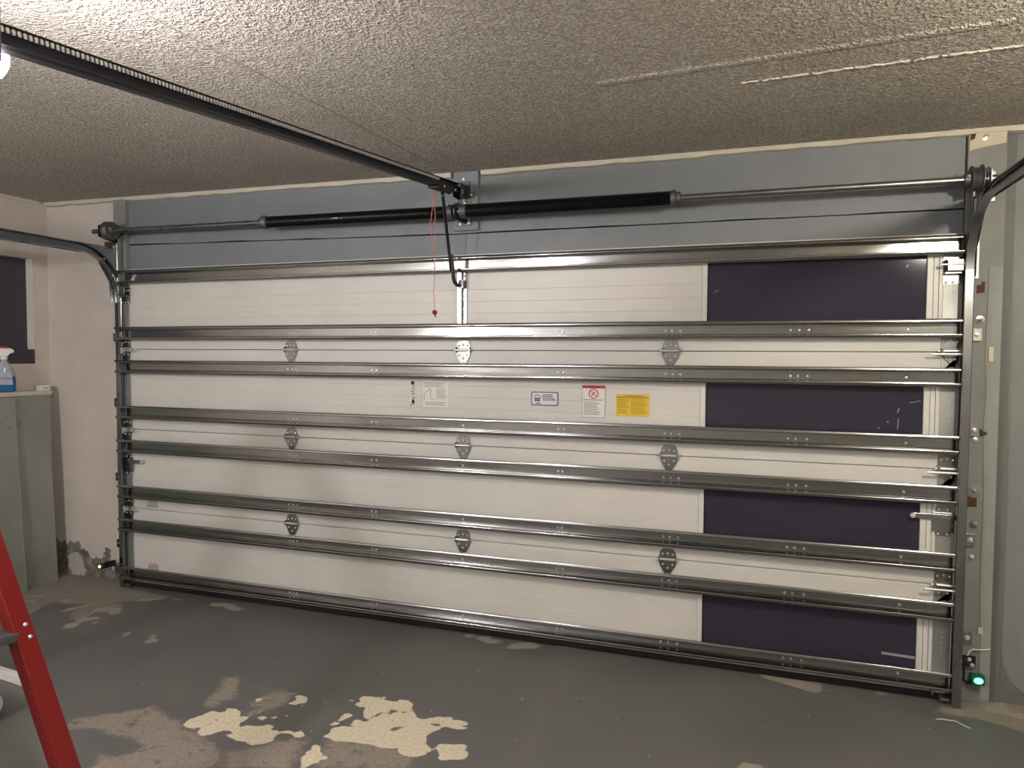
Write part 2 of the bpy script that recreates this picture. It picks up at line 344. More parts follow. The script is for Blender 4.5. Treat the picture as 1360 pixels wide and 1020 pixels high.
def sdf(polys, X, Y, cap=.12):
    out=np.full(X.shape,cap)
    for poly in polys:
        P=np.array(poly); lo=P.min(0)-cap; hi=P.max(0)+cap
        k=(X>=lo[0])&(X<=hi[0])&(Y>=lo[1])&(Y<=hi[1])
        if not k.any(): continue
        x=X[k]; y=Y[k]; d=np.full(x.shape,9.0); ins=np.zeros(x.shape,bool)
        for i in range(len(P)):
            a=P[i-1]; b=P[i]; e=b-a; L=max(1e-9,(e**2).sum())
            t=np.clip(((x-a[0])*e[0]+(y-a[1])*e[1])/L,0,1)
            d=np.minimum(d,np.hypot(x-a[0]-t*e[0],y-a[1]-t*e[1]))
            c=((a[1]>y)!=(b[1]>y)); 
            if abs(e[1])>1e-9: ins^=c&(x<a[0]+(y-a[1])*e[0]/e[1])
        out[k]=np.minimum(out[k],np.where(ins,-d,d))
    return out
def floor_material():
    t=NT('worn_painted_concrete')
    def at(n): a=t.n('Attribute',attribute_name=n); return a.outputs['Fac']
    n1=t.math('SUBTRACT',t.noise(16,6,.62),.5); n2=t.math('SUBTRACT',t.noise(45,5,.6),.5); n3=t.noise(2.0,4,.6); n4=t.noise(70,4,.6)
    def mask(name,amp,wd,nn=n1,amp2=.0):
        v=t.math('MULTIPLY_ADD',nn,amp,at(name))
        if amp2: v=t.math('MULTIPLY_ADD',n2,amp2,v)
        return t.ramp(v,wd,-wd)
    c=t.mix(t.ramp(n3,.3,.7),(.116,.116,.111),(.148,.146,.139))
    scuff=t.math('MULTIPLY',t.ramp(t.noise(7,7,.7,t.pos((1,2.2,1))),.58,.72),.35)
    c=t.mix(scuff,c,(.13,.122,.11))
    c=t.mix(t.math('MULTIPLY',mask('faint',.05,.02),.75),c,(.150,.145,.132))
    conc=t.mix(t.ramp(n4,.3,.7),(.20,.175,.148),(.28,.245,.21)); conc=t.mix(t.ramp(t.noise(9,5,.6),.45,.7,0,.6),conc,(.30,.265,.225))
    mb=mask('bare',.10,.012,n1,.03); c=t.mix(mb,c,conc)
    mt=mask('tan',.13,.014,n1,.06); tn=t.mix(t.ramp(n4,.3,.7),(.215,.185,.155),(.31,.27,.225))
    tn=t.mix(t.ramp(t.noise(14,6,.65),.55,.66,0,.75),tn,(.085,.080,.072)); c=t.mix(mt,c,tn)
    mw=mask('worn',.035,.006,n1,.02); c=t.mix(mw,c,t.mix(t.ramp(n4,.3,.7),(.27,.24,.195),(.37,.33,.27)))
    mc=mask('cream',.022,.0025,n2,.0); cr=t.mix(t.ramp(n4,.3,.7),(.58,.51,.375),(.76,.69,.53)); c=t.mix(mc,c,cr)
    v=t.n('TexVoronoi'); t.set(v.inputs['Vector'],t.pos()); v.inputs['Scale'].default_value=11
    hsv=t.n('SeparateColor'); t.set(hsv.inputs[0],v.outputs['Color'])
    sp=t.math('MULTIPLY',t.ramp(v.outputs['Distance'],.075,.05),t.ramp(hsv.outputs[0],  .55,.57)); c=t.mix(t.math('MULTIPLY',sp,.8),c,(.38,.36,.32))
    al=t.math('MAXIMUM',t.math('MAXIMUM',mb,mt),t.math('MAXIMUM',mw,mc))
    h=t.math('MULTIPLY_ADD',al,-.35,t.math('MULTIPLY',n4,t.math('MULTIPLY_ADD',al,.5,.12)))
    t.bump(h,.35,.004)
    return t.out(Base_Color=c,Roughness=t.math('MULTIPLY_ADD',al,.35,t.ramp(n3,.3,.7,.40,.55)),Specular_IOR_Level=.4)
X0,X1,Y0,YW=-3.2,3.4,-6.2,.05
def build_floor():
    xs=np.concatenate([np.arange(X0,3.0,.016),np.linspace(3.0,X1,6)])
    ys=np.concatenate([np.linspace(Y0,-2.4,12)[:-1],np.arange(-2.4,.121,.016)])
    X,Y=np.meshgrid(xs,ys); nx,ny=len(xs),len(ys)
    co=np.stack([X.ravel(),Y.ravel(),np.zeros(X.size)],1)
    i=(np.arange(ny-1)[:,None]*nx+np.arange(nx-1)[None,:]).ravel()
    fc=np.stack([i,i+1,i+nx+1,i+nx],1)
    me=bpy.data.meshes.new('floor'); me.from_pydata(co.tolist(),[],fc.tolist()); me.update()
    x,y=X.ravel(),Y.ravel(); holes=sdf(HOLES,x,y)
    for n,v in (('cream',np.maximum(sdf(CREAM,x,y),-holes)),('worn',np.maximum(sdf(WORN,x,y),-holes)),('tan',sdf(TAN,x,y)),('bare',sdf(BARE,x,y)),('faint',sdf(FAINT,x,y))):
        a=me.attributes.new(n,'FLOAT','POINT'); a.data.foreach_set('value',v.astype(np.float32))
    me.materials.append(floor_material())
    o=bpy.data.objects.new('floor',me); COL.objects.link(o); place(o,(0,0,0)); tag(o,'dark grey painted concrete floor with peeling cream and tan patches','floor',kind='structure')
build_floor()
def struct(name,mb,m,label=None,parent=None,bevel=0,smooth=False):
    o=mb.build(name,m,parent,smooth,bevel)
    if parent is None: tag(o,label,name.split('_')[0],kind='structure')
    return o
def ceil_z(x,y):   # sags towards the left corner like the old plasterboard it is
    return 2.595+.03*max(0,(-.3-x)/2.9)
mb=MB(); cx=[X0-.1]+list(np.linspace(-3.2,3.4,34))+[X1+.1]; cy=[Y0-.1]+list(np.linspace(Y0,0,20))+[.25]
mb.add([(x,y,ceil_z(x,y)) for y in cy for x in cx],[(j*len(cx)+i,j*len(cx)+i+1,(j+1)*len(cx)+i+1,(j+1)*len(cx)+i) for j in range(len(cy)-1) for i in range(len(cx)-1)])
struct('ceiling',mb,M['popcorn'],'tan popcorn textured ceiling with visible board seams',smooth=True)
# board seams that show on the ceiling: a raised tape line, a step, a scraped ridge
def ridge(name,pts,wd0,ht,m,label,jit=0):
    mb=MB()
    if not jit:
        A=[]
        for i,p in enumerate(pts):
            a=Vector((*pts[max(0,i-1)],0)); b=Vector((*pts[min(len(pts)-1,i+1)],0)); d=(b-a).normalized(); s=Vector((-d.y,d.x,0)); p=Vector((*p,0)); z=ceil_z(p.x,p.y)
            A.append([(*(p-s*wd0).xy,z+.002),(*(p-s*wd0*.35).xy,z-ht),(*(p+s*wd0*.35).xy,z-ht),(*(p+s*wd0).xy,z+.002)])
        mb.rings(A); return struct(name,mb,m,label)
    for k,(a,b) in enumerate(zip(pts[:-1],pts[1:])):
        if jit and random.random()<.22-.2*k/len(pts): continue
        wd=wd0*(1+jit*random.uniform(-.8,.9))*(.4+.6*min(1,k/25) if jit else 1)
        a=Vector((*a,0)); b=Vector((*b,0)); d=(b-a).normalized(); s=Vector((-d.y,d.x,0))
        A=[]
        for p in (a-d*.004,b+d*.004):
            z=ceil_z(p.x,p.y)
            A.append([(p.x-s.x*wd,p.y-s.y*wd,z+.002),(p.x-s.x*wd*.35,p.y-s.y*wd*.35,z-ht),(p.x+s.x*wd*.35,p.y+s.y*wd*.35,z-ht),(p.x+s.x*wd,p.y+s.y*wd,z+.002)])
        mb.rings(A)
    return struct(name,mb,m,label)
random.seed(3)
def wob(a,b,n,e): return [(a[0]+(b[0]-a[0])*i/n+random.uniform(-e,e),a[1]+(b[1]-a[1])*i/n+random.uniform(-e,e)) for i in range(n+1)]
ridge('trim_1',wob((-.30,-3.0),(-.10,-.05),30,.003),.004,.0025,M['seam'],'thin raised board seam running along the ceiling beside the opener rail')
ridge('trim_2',wob((.95,-1.0),(2.25,-1.105),40,.002),.03,.005,M['popcorn'],'raised board joint across the textured ceiling')
ridge('trim_3',wob((1.45,-.845),(3.2,-.95),130,.006),.009,.004,M['scrape'],'pale scraped ridge along the ceiling near the door wall',1)
# walls
mb=MB(); mb.box(X0-.12,-2.53,YW,YW+.12,0,2.7); struct('wall_front',mb,M['beige'],'beige plaster wall left of the garage door with crumbling damp base')
mb=MB(); mb.box(2.62,X1+.1,YW+.02,YW+.14,0,2.7); struct('wall_front_right',mb,M['wallgrey'],'grey painted wall right of the garage door')
WY0,WY1,WZ0,WZ1=-1.5,-.055,1.50,2.225
mb=MB(); mb.box(X0-.12,X0,Y0,WY0,0,2.7); mb.box(X0-.12,X0,WY1,YW,0,2.7); mb.box(X0-.12,X0,WY0,WY1,0,WZ0); mb.box(X0-.12,X0,WY0,WY1,WZ1,2.7)
struct('wall_left',mb,M['beige'],'beige left wall with a dark window')
mb=MB(); mb.box(X1,X1+.12,Y0,YW+.02,0,2.7); struct('wall_right',mb,M['lightwall'],'pale right wall of the garage')
mb=MB(); mb.box(X0-.12,X1+.12,Y0-.12,Y0,0,2.7); struct('wall_back',mb,M['lightwall'],'pale rear wall of the garage')
win=thing('window_1',(X0-.05,(WY0+WY1)/2,WZ0),'dark window in the left wall above the ledge','window'); win['kind']='structure'
MB().box(X0-.075,X0-.06,WY0,WY1,WZ0,WZ1).build('window_pane',M['winpane'],win)
MB().box(X0-.06,X0-.004,WY0,WY1-.003,WZ0,WZ0+.10).build('window_sill',M['winpane'],win)
MB().box(X0-.06,X0-.002,WY1-.010,WY1-.002,WZ0+.10,WZ1).build('window_reveal',M['frame'],win)
# ledge along the left wall
lm=MB().box(X0+.002,X0+.108,-1.9,-.020,1.284,1.315); struct('trim_4',lm,M['beige'],'narrow beige ledge under the dark window, holding the spray bottle',bevel=.004)
# header boards over the door, two boards with an uneven joint, and crown strips
def board(name,x0,x1,z0,z1,y0,y1,m,label,n=30,e=.003):
    mb=MB(); xs=[x0+(x1-x0)*i/n for i in range(n+1)]
    zz=[(z0(x) if callable(z0) else z0)+random.uniform(-e,e) for x in xs]; zt=[(z1(x) if callable(z1) else z1) for x in xs]
    R=[[(x,y0,a),(x,y1,a),(x,y1,b),(x,y0,b)] for x,a,b in zip(xs,zz,zt)]
    mb.rings(R); return struct(name,mb,m,label)
seam=lambda x: 2.262+.045*max(0,(-.1-x)/2.4)-.010*max(0,x/2.4)
MBH=board
board('wall_front_header',-2.53,2.42,seam,lambda x: 2.62+.03*max(0,-x/2.5),.050,.17,M['bluegrey'],'upper blue grey header board above the garage door')
board('trim_5',-2.53,2.42,2.03,lambda x: seam(x)-.006,.054,.17,M['bluegrey'],'lower blue grey header board behind the torsion springs',e=0)
def crown(name,x0,x1,label):
    mb=MB(); n=40; R=[]
    for i in range(n+1):
        x=x0+(x1-x0)*i/n; z=ceil_z(x,0); k=random.uniform(-.004,.004)
        R.append([(x,.052,z-.026+k),(x,.052,z+.01),(x,.012,z+.01),(x,.022,z-.022+k)])
    mb.rings(R); struct(name,mb,M['crown'],label)
crown('trim_6',-3.19,-.09,'cream strip where ceiling meets wall, from the left corner to the opener rail')
crown('trim_7',.09,3.38,'cream strip where ceiling meets wall, right of the opener rail')
mb=MB()
for i in range(26):
    y0=-6+i*.23; mb.box(X0,X0+.016,y0,y0+.23,ceil_z(X0,0)-.024+random.uniform(-.003,.003),ceil_z(X0,0)+.01)
struct('trim_8',mb,M['crown'],'cream strip along the top of the left wall')
# boards behind the hardware
pad=struct('trim_9',MB().box(-.075,.073,.026,.054,2.272,2.60),M['bluegrey'],'blue grey mounting board in the middle above the door',bevel=.002)
struct('trim_10',MB().box(-2.555,-2.45,.020,.054,0.0,2.615),M['grey'],'grey left jamb board behind the door track',bevel=.002)
jr=struct('trim_11',MB().box(2.425,2.575,.028,.07,0.0,2.60),M['grey'],'grey right jamb board behind the door track',bevel=.002)
pb=[(2.574,.024,.02),(2.574,.024,1.98)]+[(2.535-.02*(1-i/14)+random.uniform(-.005,.005),.024,1.98-.14*i) for i in range(15)]
struct('paint_band',MB().prism(pb,(0,.005,0)),M['paleband'],parent=jr)
tp=MB().prism([(2.43,.0265,2.50),(2.462,.0265,2.508),(2.50,.0265,2.515),(2.535,.0265,2.52),(2.57,.0265,2.526),(2.572,.0265,2.585),(2.43,.0265,2.585)],(0,.003,0)); struct('primer_patch',tp,M['creampatch'],parent=jr)
struct('rust_patch',MB().prism([(2.432,.0255,2.545),(2.448,.0255,2.552),(2.455,.0255,2.585),(2.432,.0255,2.585)],(0,.002,0)),M['rust'],parent=jr)
struct('trim_12',MB().box(2.575,2.62,.055,.10,0.0,2.60),M['darkband'],'dark grey recessed strip right of the right jamb')
struct('trim_13',MB().prism([(2.621,.064,0),(2.621,.064,.26),(2.640,.064,.17),(2.665,.064,.105),(2.71,.064,.06),(2.80,.064,.03),(3.0,.064,.02),(3.0,.064,0)],(0,.008,0)),M['darkband'],'dark unpainted strip curving along the foot of the right wall')
# ------------------------------------------------------------------ the garage door
H=.5334; Z0=.0015; DX0,DX1=-2.40,2.335
door=thing('garage_door',(0,.02,0),'wide white sectional garage door with galvanised struts and a column of dark windows','garage door')
def xext(profile,x0,x1,mb):   # extrude (y,z) outline along x
    mb.rings([[(x0,y,z) for y,z in profile],[(x1,y,z) for y,z in profile]])
WB,WT=.105,.452      # window opening inside a section
sections=[]
for k in range(4):
    b=Z0+H*k+(.03 if k==0 else .0018); t=Z0+H*(k+1)-.0018; base=Z0+H*k
    mb=MB()
    def skin(z0,z1,x0,x1,grooves):
        pr=[(.045,z0),(.0015,z0),(0,z0+.0025)]
        for g in grooves:
            if z0+.004<g<z1-.004: pr+=[(0,g-.0022),(.0016,g),(0,g+.0022)]
        pr+=[(0,z1-.0025),(.0015,z1),(.045,z1)]
        xext(pr,x0,x1,mb)
    G=[base+.085,base+.205,base+.270,base+.335,base+.45]
    skin(b,base+WB,DX0,DX1,G); skin(base+WT,t,DX0,DX1,G); skin(base+WB,base+WT,DX0,1.283,G)
    s=mb.build('section_panel',M['skin'],door); sections.append(s)
    MB().box(1.305,2.275,.010,.016,base+WB+.005,base+WT-.005).build('window_pane',M['pane'],s)
    fr=MB().box(1.284,1.309,-.004,.04,base+WB,base+WT)
    fr.box(2.272,2.296,-.004,.04,base+WB,base+WT); fr.box(2.298,2.318,-.002,.04,base+WB,base+WT); fr.box(2.320,DX1,-.003,.04,base+WB,base+WT)
    fr.box(1.309,2.272,-.003,.04,base+WB,base+WB+.014); fr.box(1.309,2.272,-.003,.04,base+WT-.014,base+WT)
    fr.build('window_frame',M['frame'],s,bevel=.0012)
    for x0,x1 in ((-2.475,-2.4),(DX1,2.412)):
        st=MB().box(x0,x1,-.003,.045,b,t)
        MBx=st.build('end_stile',M['stile'],s,bevel=.002)
        rv=MB()
        xc=(x0+x1)/2
        for j in range(5): rv.lathe((xc,-.002,base+.22+.024*j),(0,-1,0),[(.0032,0),(.0024,.002),(.0006,.0028)],8)
        rv.build('rivet',M['bolt'],s,smooth=True)
# bottom retainer and seal
MB().box(-2.475,2.412,.0,.046,.040,.056).build('bottom_retainer',M['rubber'],door,bevel=.002)  # black colour stands in for the recess shade under the bottom strut
sealp=[(.002,.040),(-.008,.018),(-.004,.005),(.008,.0005),(.034,.0005),(.046,.010),(.046,.040)]
mb=MB(); xext(sealp,-2.47,2.41,mb); mb.build('bottom_seal',M['rubber'],door)
# struts
def strut(zc,hh=.0415,d=.060):
    top=[(-d+.0060,hh+.0002),(-d+.0028,hh-.0006),(-d+.0012,hh-.003),(-d+.0002,hh-.0105),(-d,hh-.0125),(-d+.0008,hh-.0140),(-d+.004,hh-.0148)]
    pr=thick(top+[(-.007,hh-.0175),(-.005,hh-.0195),(-.005,-hh+.0195),(-.007,-hh+.0175)]+[(a,-b) for a,b in top[::-1]],.0022)
    mb=MB(); xext([(y,z+zc) for y,z in pr],-2.438,2.405,mb)
    for e in (1,-1):      # the front lips run on past the door edge, in front of the left track
        lp=thick([(a,b*e) for a,b in top],.0022); xext([(y,z+zc) for y,z in lp],-2.478,-2.438,mb)
    return mb.build('strut',M['strut'],door,smooth=True)
SZ=[2.077,1.7075,1.488,1.186,.960,.655,.430,.106]
screwme=None
cols=[(-1.155,-1.125,-1.10),(-.58,-.55),(0.0,),(.55,.58),(1.11,1.145,1.185),(1.70,1.735,1.78),(2.20,)]
for i,z in enumerate(SZ):
    s=strut(z)
    if i==0: continue
    for c in cols:
        for x in c:
            p=(x+random.uniform(-.004,.004),-.0056,z-.004)
            if screwme is None:
                q=MB().lathe(p,(0,-1,0),[(.0062,0),(.0062,.003),(.0045,.0055),(.001,.006)],8).build('screw',M['bolt'],s); screwme=q
            else:
                q=screwme.copy(); COL.objects.link(q); place(q,Vector((p[0],p[1]-.003,p[2]-.0062)),s)
# hinges at the joints
def hinge(x,z):
    root=MB()
    up=[(-.044,.004),(-.038,.040),(-.024,.056),(.024,.056),(.038,.040),(.044,.004)]
    dn=[(-.046,-.004),(.046,-.004),(.040,-.030),(.020,-.066),(.016,-.072),(-.016,-.072),(-.020,-.066),(-.040,-.030)]
    root.prism([(x+a,-.0055,z+b) for a,b in up],(0,.003,0)); root.prism([(x+a,-.008,z+b) for a,b in dn],(0,.003,0))
    root.box(x-.044,x-.038,-.024,-.003,z-.012,z+.018); root.box(x+.038,x+.044,-.024,-.003,z-.012,z+.018)
    h=root.build('hinge',M['hinge'],door,bevel=.0008)
    MB().cyl((x-.048,-.017,z+.002),(x+.048,-.017,z+.002),.0065,10).build('hinge_pin',M['bolt'],h,smooth=True)
    for a,b in ((-.026,.026),(.026,.026),(0,.030),(-.024,-.026),(.024,-.026),(0,-.046)):
        MB().lathe((x+a,-.0055,z+b),(0,-1,0),[(.0055,0),(.0055,.004),(.003,.0065),(.0006,.007)],6).build('hinge_bolt',M['bolt'],h)
    return h
h0=hinge(-1.135,Z0+H)
for r in (1,2,3):
    for x in (-1.135,0,1.135):
        if (r,x)!=(1,-1.135): dup(h0,(x+1.135,0,H*(r-1)))
# roller brackets on both edges, at every joint
def roller_bracket(sx,xe,z):
    """xe = inner edge of the end stile region, sx = +1 right / -1 left"""
    xc=xe; b=MB()
    b.box(xc-.036,xc+.036,-.0075,-.003,z+.008,z+.062)
    b.prism([(xc-.040,-.010,z-.006),(xc+.040,-.010,z-.006),(xc+.034,-.010,z-.060),(xc-.016 if sx>0 else xc-.034,-.010,z-.075),(xc+.016,-.010,z-.075)] if sx>0 else
            [(xc-.040,-.010,z-.006),(xc+.040,-.010,z-.006),(xc+.016,-.010,z-.075),(xc-.016,-.010,z-.075),(xc-.034,-.010,z-.060)],(0,.004,0))
    b.box(xc-.040,xc-.034,-.046,-.003,z-.016,z+.016); b.box(xc+.034,xc+.040,-.046,-.003,z-.016,z+.016)
    h=b.build('roller_bracket',M['hinge'],door,bevel=.0008)
    MB().cyl((xc-.05,-.017,z+.004),(xc+.05,-.017,z+.004),.007,10).build('hinge_pin',M['bolt'],h,smooth=True)
    yr=-.046 if sx>0 else -.024
    MB().cyl((xc-.085*sx,yr,z-.010),(xc+.045*sx,yr,z-.010),.0055,10).build('roller_stem',M['bolt'],h,smooth=True)
    xr=2.418*sx if sx>0 else -2.458
    MB().lathe((xr-.007,yr,z-.010),(1,0,0),[(.012,0),(.019,.001),(.021,.004),(.021,.010),(.019,.013),(.012,.014)],14).build('roller',M['white'],h,smooth=True)
    for a,c in ((-.024,.044),(0,.050),(.024,.044),(-.018,-.034),(.018,-.034)):
        MB().lathe((xc+a,-.0085,z+c),(0,-1,0),[(.005,0),(.005,.004),(.001,.0065)],6).build('bracket_bolt',M['bolt'],h)
    return h
for sx,xe in ((1,2.371),(-1,-2.430)):
    h=roller_bracket(sx,xe,Z0+H)
    dup(h,(0,0,H)); dup(h,(0,0,2*H))
# top fixtures: tall plates carrying the top rollers
for sx,xe in ((1,2.371),(-1,-2.430)):
    z=1.985; b=MB().box(xe-.038,xe+.038,-.007,-.003,1.905,2.028)
    b.box(xe-.036,xe+.036,-.050,-.007,2.008,2.012); b.box(xe-.030,xe+.036,-.052,-.046,1.962,2.010); b.box(xe-.036,xe+.030,-.034,-.008,1.950,1.958)
    h=b.build('top_fixture',M['hinge'],door,bevel=.0008)
    yr=-.050 if sx>0 else -.026
    MB().cyl((xe-.055*sx,yr,1.990),(xe+.045*sx,yr,1.990),.0055,10).build('roller_stem',M['bolt'],h,smooth=True)
    xr=2.418 if sx>0 else -2.458
    MB().lathe((xr-.007,yr,1.990),(1,0,0),[(.012,0),(.019,.001),(.021,.004),(.021,.010),(.019,.013),(.012,.014)],14).build('roller',M['white'],h,smooth=True)
    for a in (-.026,0,.026):
        MB().lathe((xe+a,-.006,1.914),(0,-1,0),[(.006,0),(.006,.004),(.001,.007)],6).build('bracket_bolt',M['bolt'],h)
# slide bolts on the second section from the floor
for sx,xe in ((1,2.362),(-1,-2.425)):
    zc=.828; b=MB().box(xe-.044,xe+.042,-.014,-.003,zc-.044,zc+.044); b.box(xe-.030,xe+.030,-.0065,-.003,zc-.066,zc+.066)
    h=b.build('slide_bolt',M['galv'],door,bevel=.0015)
    x0,x1=(xe-.125*sx,xe+.052*sx)
    MB().box(min(x0,x1),max(x0,x1),-.020,-.014,zc+.012,zc+.036).build('bolt_bar',M['galv'],h,bevel=.001)
    MB().lathe((x0,-.019,zc+.024),(0,-1,0),[(.010,0),(.013,.004),(.010,.010),(.002,.012)],12).build('bolt_knob',M['bolt'],h,smooth=True)
    for a in (-.018,.018):
        for c in (-.056,.056): MB().lathe((xe+a,-.006,zc+c),(0,-1,0),[(.005,0),(.005,.004),(.001,.006)],6).build('bracket_bolt',M['bolt'],h)
# bottom brackets
for xe in (2.371,-2.430):
    b=MB().box(xe-.038,xe+.038,-.008,-.003,.035,.055); b.box(xe-.010,xe+.036,-.05,-.008,.018,.030); b.box(xe-.038,xe-.030,-.03,-.003,.03,.055)
    b.build('bottom_bracket',M['galv'],door,bevel=.001)
# punched centre stile for the opener arm
b=MB(); pr=thick([(-.004,-.028),(-.022,-.028),(-.022,-.006),(-.004,-.006),(-.004,.018),(-.010,.018)],.0025)
b.rings([[(x,y,1.752) for y,x in pr],[(x,y,2.034) for y,x in pr]]); cs=b.build('centre_stile',M['galv'],door)
for z in (1.80,1.85,1.90,1.97,2.015): MB().lathe((.006,-.0052,z),(0,-1,0),[(.0045,0),(.0045,.003),(.001,.0045)],8).build('stile_rivet',M['bolt'],cs)
MB().box(-.016,.014,-.050,-.022,1.945,1.990).build('arm_bracket',M['galv'],cs,bevel=.001)
# ------------------------------------------------------------------ printed labels on the third section
S3=sections[2]
def label_plate(name,x0,x1,z0,z1,m,text):
    o=MB().box(x0,x1,-.0022,-.0004,z0,z1).build(name,m,S3); o['label']=text; return o
def bars(name,rects,m,lift=.0028,d=.0006):
    b=MB()
    for x0,x1,z0,z1 in rects: b.box(x0,x1,-lift,-lift+d,z0,z1)
    return b.build(name,m,S3)
def words(name,text,x,z,size,m,lift=.0030,rot=0,align='CENTER'):
    c=bpy.data.curves.new(name,'FONT'); c.body=text; c.size=size; c.align_x=align; c.align_y='CENTER'
    o=bpy.data.objects.new(name,c); me=bpy.data.meshes.new_from_object(o); bpy.data.objects.remove(o)
    o=bpy.data.objects.new(name,me); me.materials.clear(); me.materials.append(m); COL.objects.link(o)
    place(o,(x,-lift,z),S3); o.rotation_euler=(R_(90),rot,0); return o
def lines(x0,x1,z1,n,step,h,seed,short=.25):
    r=random.Random(seed); L=[]
    for i in range(n):
        z=z1-i*step; x=x0
        end=x1-(r.random()*short*(x1-x0))
        while x<end:
            l=r.uniform(.006,.016); L.append((x,min(end,x+l),z-h,z)); x+=l+.0022
    return L
label_plate('code_strip',-.330,-.293,1.280,1.426,M['paper'],'narrow white paper strip with black bar code marks')
r=random.Random(5); q=[]
z=1.287
while z<1.42:
    h=r.choice((.0015,.0025,.004)); 
    if 1.315<z<1.325 or 1.40<z<1.405: z+=.006; continue
    x0=-.326+(.006 if r.random()<.5 else 0); q.append((x0,-.300+r.uniform(-.006,.003),z,z+h)); z+=h+r.choice((.002,.004,.007))
q+=[(-.326,-.304,1.405,1.424),(-.320,-.304,1.296,1.320),(-.328,-.322,1.282,1.290)]
bars('code_marks',q,M['ink'])
label_plate('instruction_sheet',-.248,-.088,1.278,1.428,M['paper'],'pale paper sheet with a line drawing and small print')
bars('sheet_print',lines(-.240,-.105,1.420,4,.0075,.003,1)+lines(-.165,-.100,1.383,8,.0075,.0028,2)+lines(-.235,-.105,1.308,3,.0075,.003,3),M['greyink'])
d=MB()
for a,b_ in (((-.240,1.355),(-.202,1.385)),((-.202,1.385),(-.202,1.335)),((-.240,1.355),(-.240,1.318)),((-.208,1.328),(-.178,1.324))):
    A=Vector((a[0],-.0026,a[1])); B=Vector((b_[0],-.0026,b_[1])); d.obox((A+B)/2,((B-A).length/2,.0003,.0013),(B-A,(0,1,0),(B-A).cross(Vector((0,1,0)))))
d.build('sheet_drawing',M['greyink'],S3)
def rrect(x0,x1,z0,z1,rad):
    P=[]
    for cx_,cz_,a0 in ((x1-rad,z1-rad,0),(x0+rad,z1-rad,90),(x0+rad,z0+rad,180),(x1-rad,z0+rad,270)):
        for j in range(5): a=R_(a0+22.5*j); P.append((cx_+rad*math.cos(a),cz_+rad*math.sin(a)))
    return P
b=MB().prism([(x,-.0022,z) for x,z in rrect(.397,.548,1.306,1.380,.008)],(0,.0016,0)).build('bordered_label',M['ink'],S3); b['label']='small white label with a rounded black border and a house emblem'
MB().prism([(x,-.0030,z) for x,z in rrect(.4015,.5435,1.3105,1.3755,.005)],(0,.0007,0)).build('label_face',M['paper2'],S3)
e=MB().prism([(.409,-.0036,1.352),(.432,-.0036,1.366),(.455,-.0036,1.352),(.455,-.0036,1.349),(.432,-.0036,1.362),(.409,-.0036,1.349)],(0,.0004,0))
for i in range(2):
    for j in range(3): e.box(.4175+.0105*j,.4265+.0105*j,-.0036,-.0032,1.329+.010*i,1.3375+.010*i)
e.build('house_emblem',M['ink'],S3)
bars('label_print',lines(.463,.522,1.367,3,.008,.004,11,.15)+lines(.463,.530,1.343,2,.0065,.003,12,.1)+[(.519,.538,1.3365,1.3395)]+lines(.425,.450,1.3205,1,.006,.0045,13,0),M['ink'],.0036)
label_plate('warning_label',.677,.803,1.250,1.420,M['paper'],'white safety label with a red banner and a red prohibition sign')
bars('warning_banner',[(.678,.802,1.4045,1.4195)],M['redprint'],.0030)
words('warning_word','WARNING',.740,1.4118,.0145,M['ink'],.0034)
ring=MB(); RR=[]
for j in range(28):
    a=2*math.pi*j/28; RR.append([(.740+rr*math.cos(a),y,1.376+rr*math.sin(a)) for rr,y in ((.0265,-.0030),(.0265,-.0024),(.0215,-.0024),(.0215,-.0030))])
ring.rings(RR,closed=True); ring.obox((.740,-.0027,1.376),(.024,.0003,.002),((1,0,-.8),(0,1,0),(.8,0,1))); ring.build('prohibition_sign',M['redprint'],S3)
bars('warning_print',lines(.684,.790,1.346,1,.008,.005,21,.05)+lines(.688,.790,1.333,10,.0072,.0032,22,.35),M['greyink'],.0028)
bars('label_outline',[(.677,.803,1.2495,1.2515),(.677,.679,1.25,1.405),(.801,.803,1.25,1.405)],M['greyink'],.0029)
bars('sign_figure',[(.737,.742,1.372,1.390),(.728,.737,1.364,1.374),(.742,.752,1.380,1.384)],M['greyink'],.0028)
label_plate('yellow_label',.860,1.030,1.262,1.378,M['yellow'],'yellow rectangular notice with dark small print')
bars('yellow_band',[(.862,1.028,1.3585,1.3645)],M['ochre'],.0030)
bars('yellow_print',lines(.905,1.000,1.373,1,.01,.006,31,.05)+lines(.866,.928,1.352,9,.0088,.0036,32,.3)+lines(.938,1.024,1.352,9,.0088,.0036,33,.3),M['ochre'],.0029)
# finger-lift steps low on the left, and flecks of paint and tape on the panes
for x,z in ((-2.235,.575),(-2.235,.155)):
    o=MB().prism([(x-.042,.0,z-.016),(x+.042,.0,z-.016),(x+.040,.0,z+.006),(x+.026,.0,z+.018),(x-.026,.0,z+.018),(x-.040,.0,z+.006)],(0,-.006,0)).box(x-.046,x+.046,-.012,.0,z-.021,z-.016)
    o.build('lift_step',M['lift'],door,bevel=.0015)
for k,x,z,dx,dz,w_ in ((2,2.172,1.330,.006,.022,.0022),(2,2.172,1.268,.002,.052,.0018),(2,2.130,1.276,.004,.003,.004),(2,2.092,1.246,.004,.003,.0035),(2,2.24,1.372,.045,.010,.0014),(3,2.192,1.995,.006,.012,.004),(3,1.352,1.900,.02,.012,.0014),(0,2.20,.180,.14,-.004,.006)):
    A=Vector((x-dx/2,.0092,z-dz/2)); B=Vector((x+dx/2,.0092,z+dz/2))
    MB().obox((A+B)/2,((B-A).length/2,.0006,w_),(B-A,(0,1,0),(B-A).cross(Vector((0,1,0))))).build('paint_fleck',M['fleck'],sections[k])
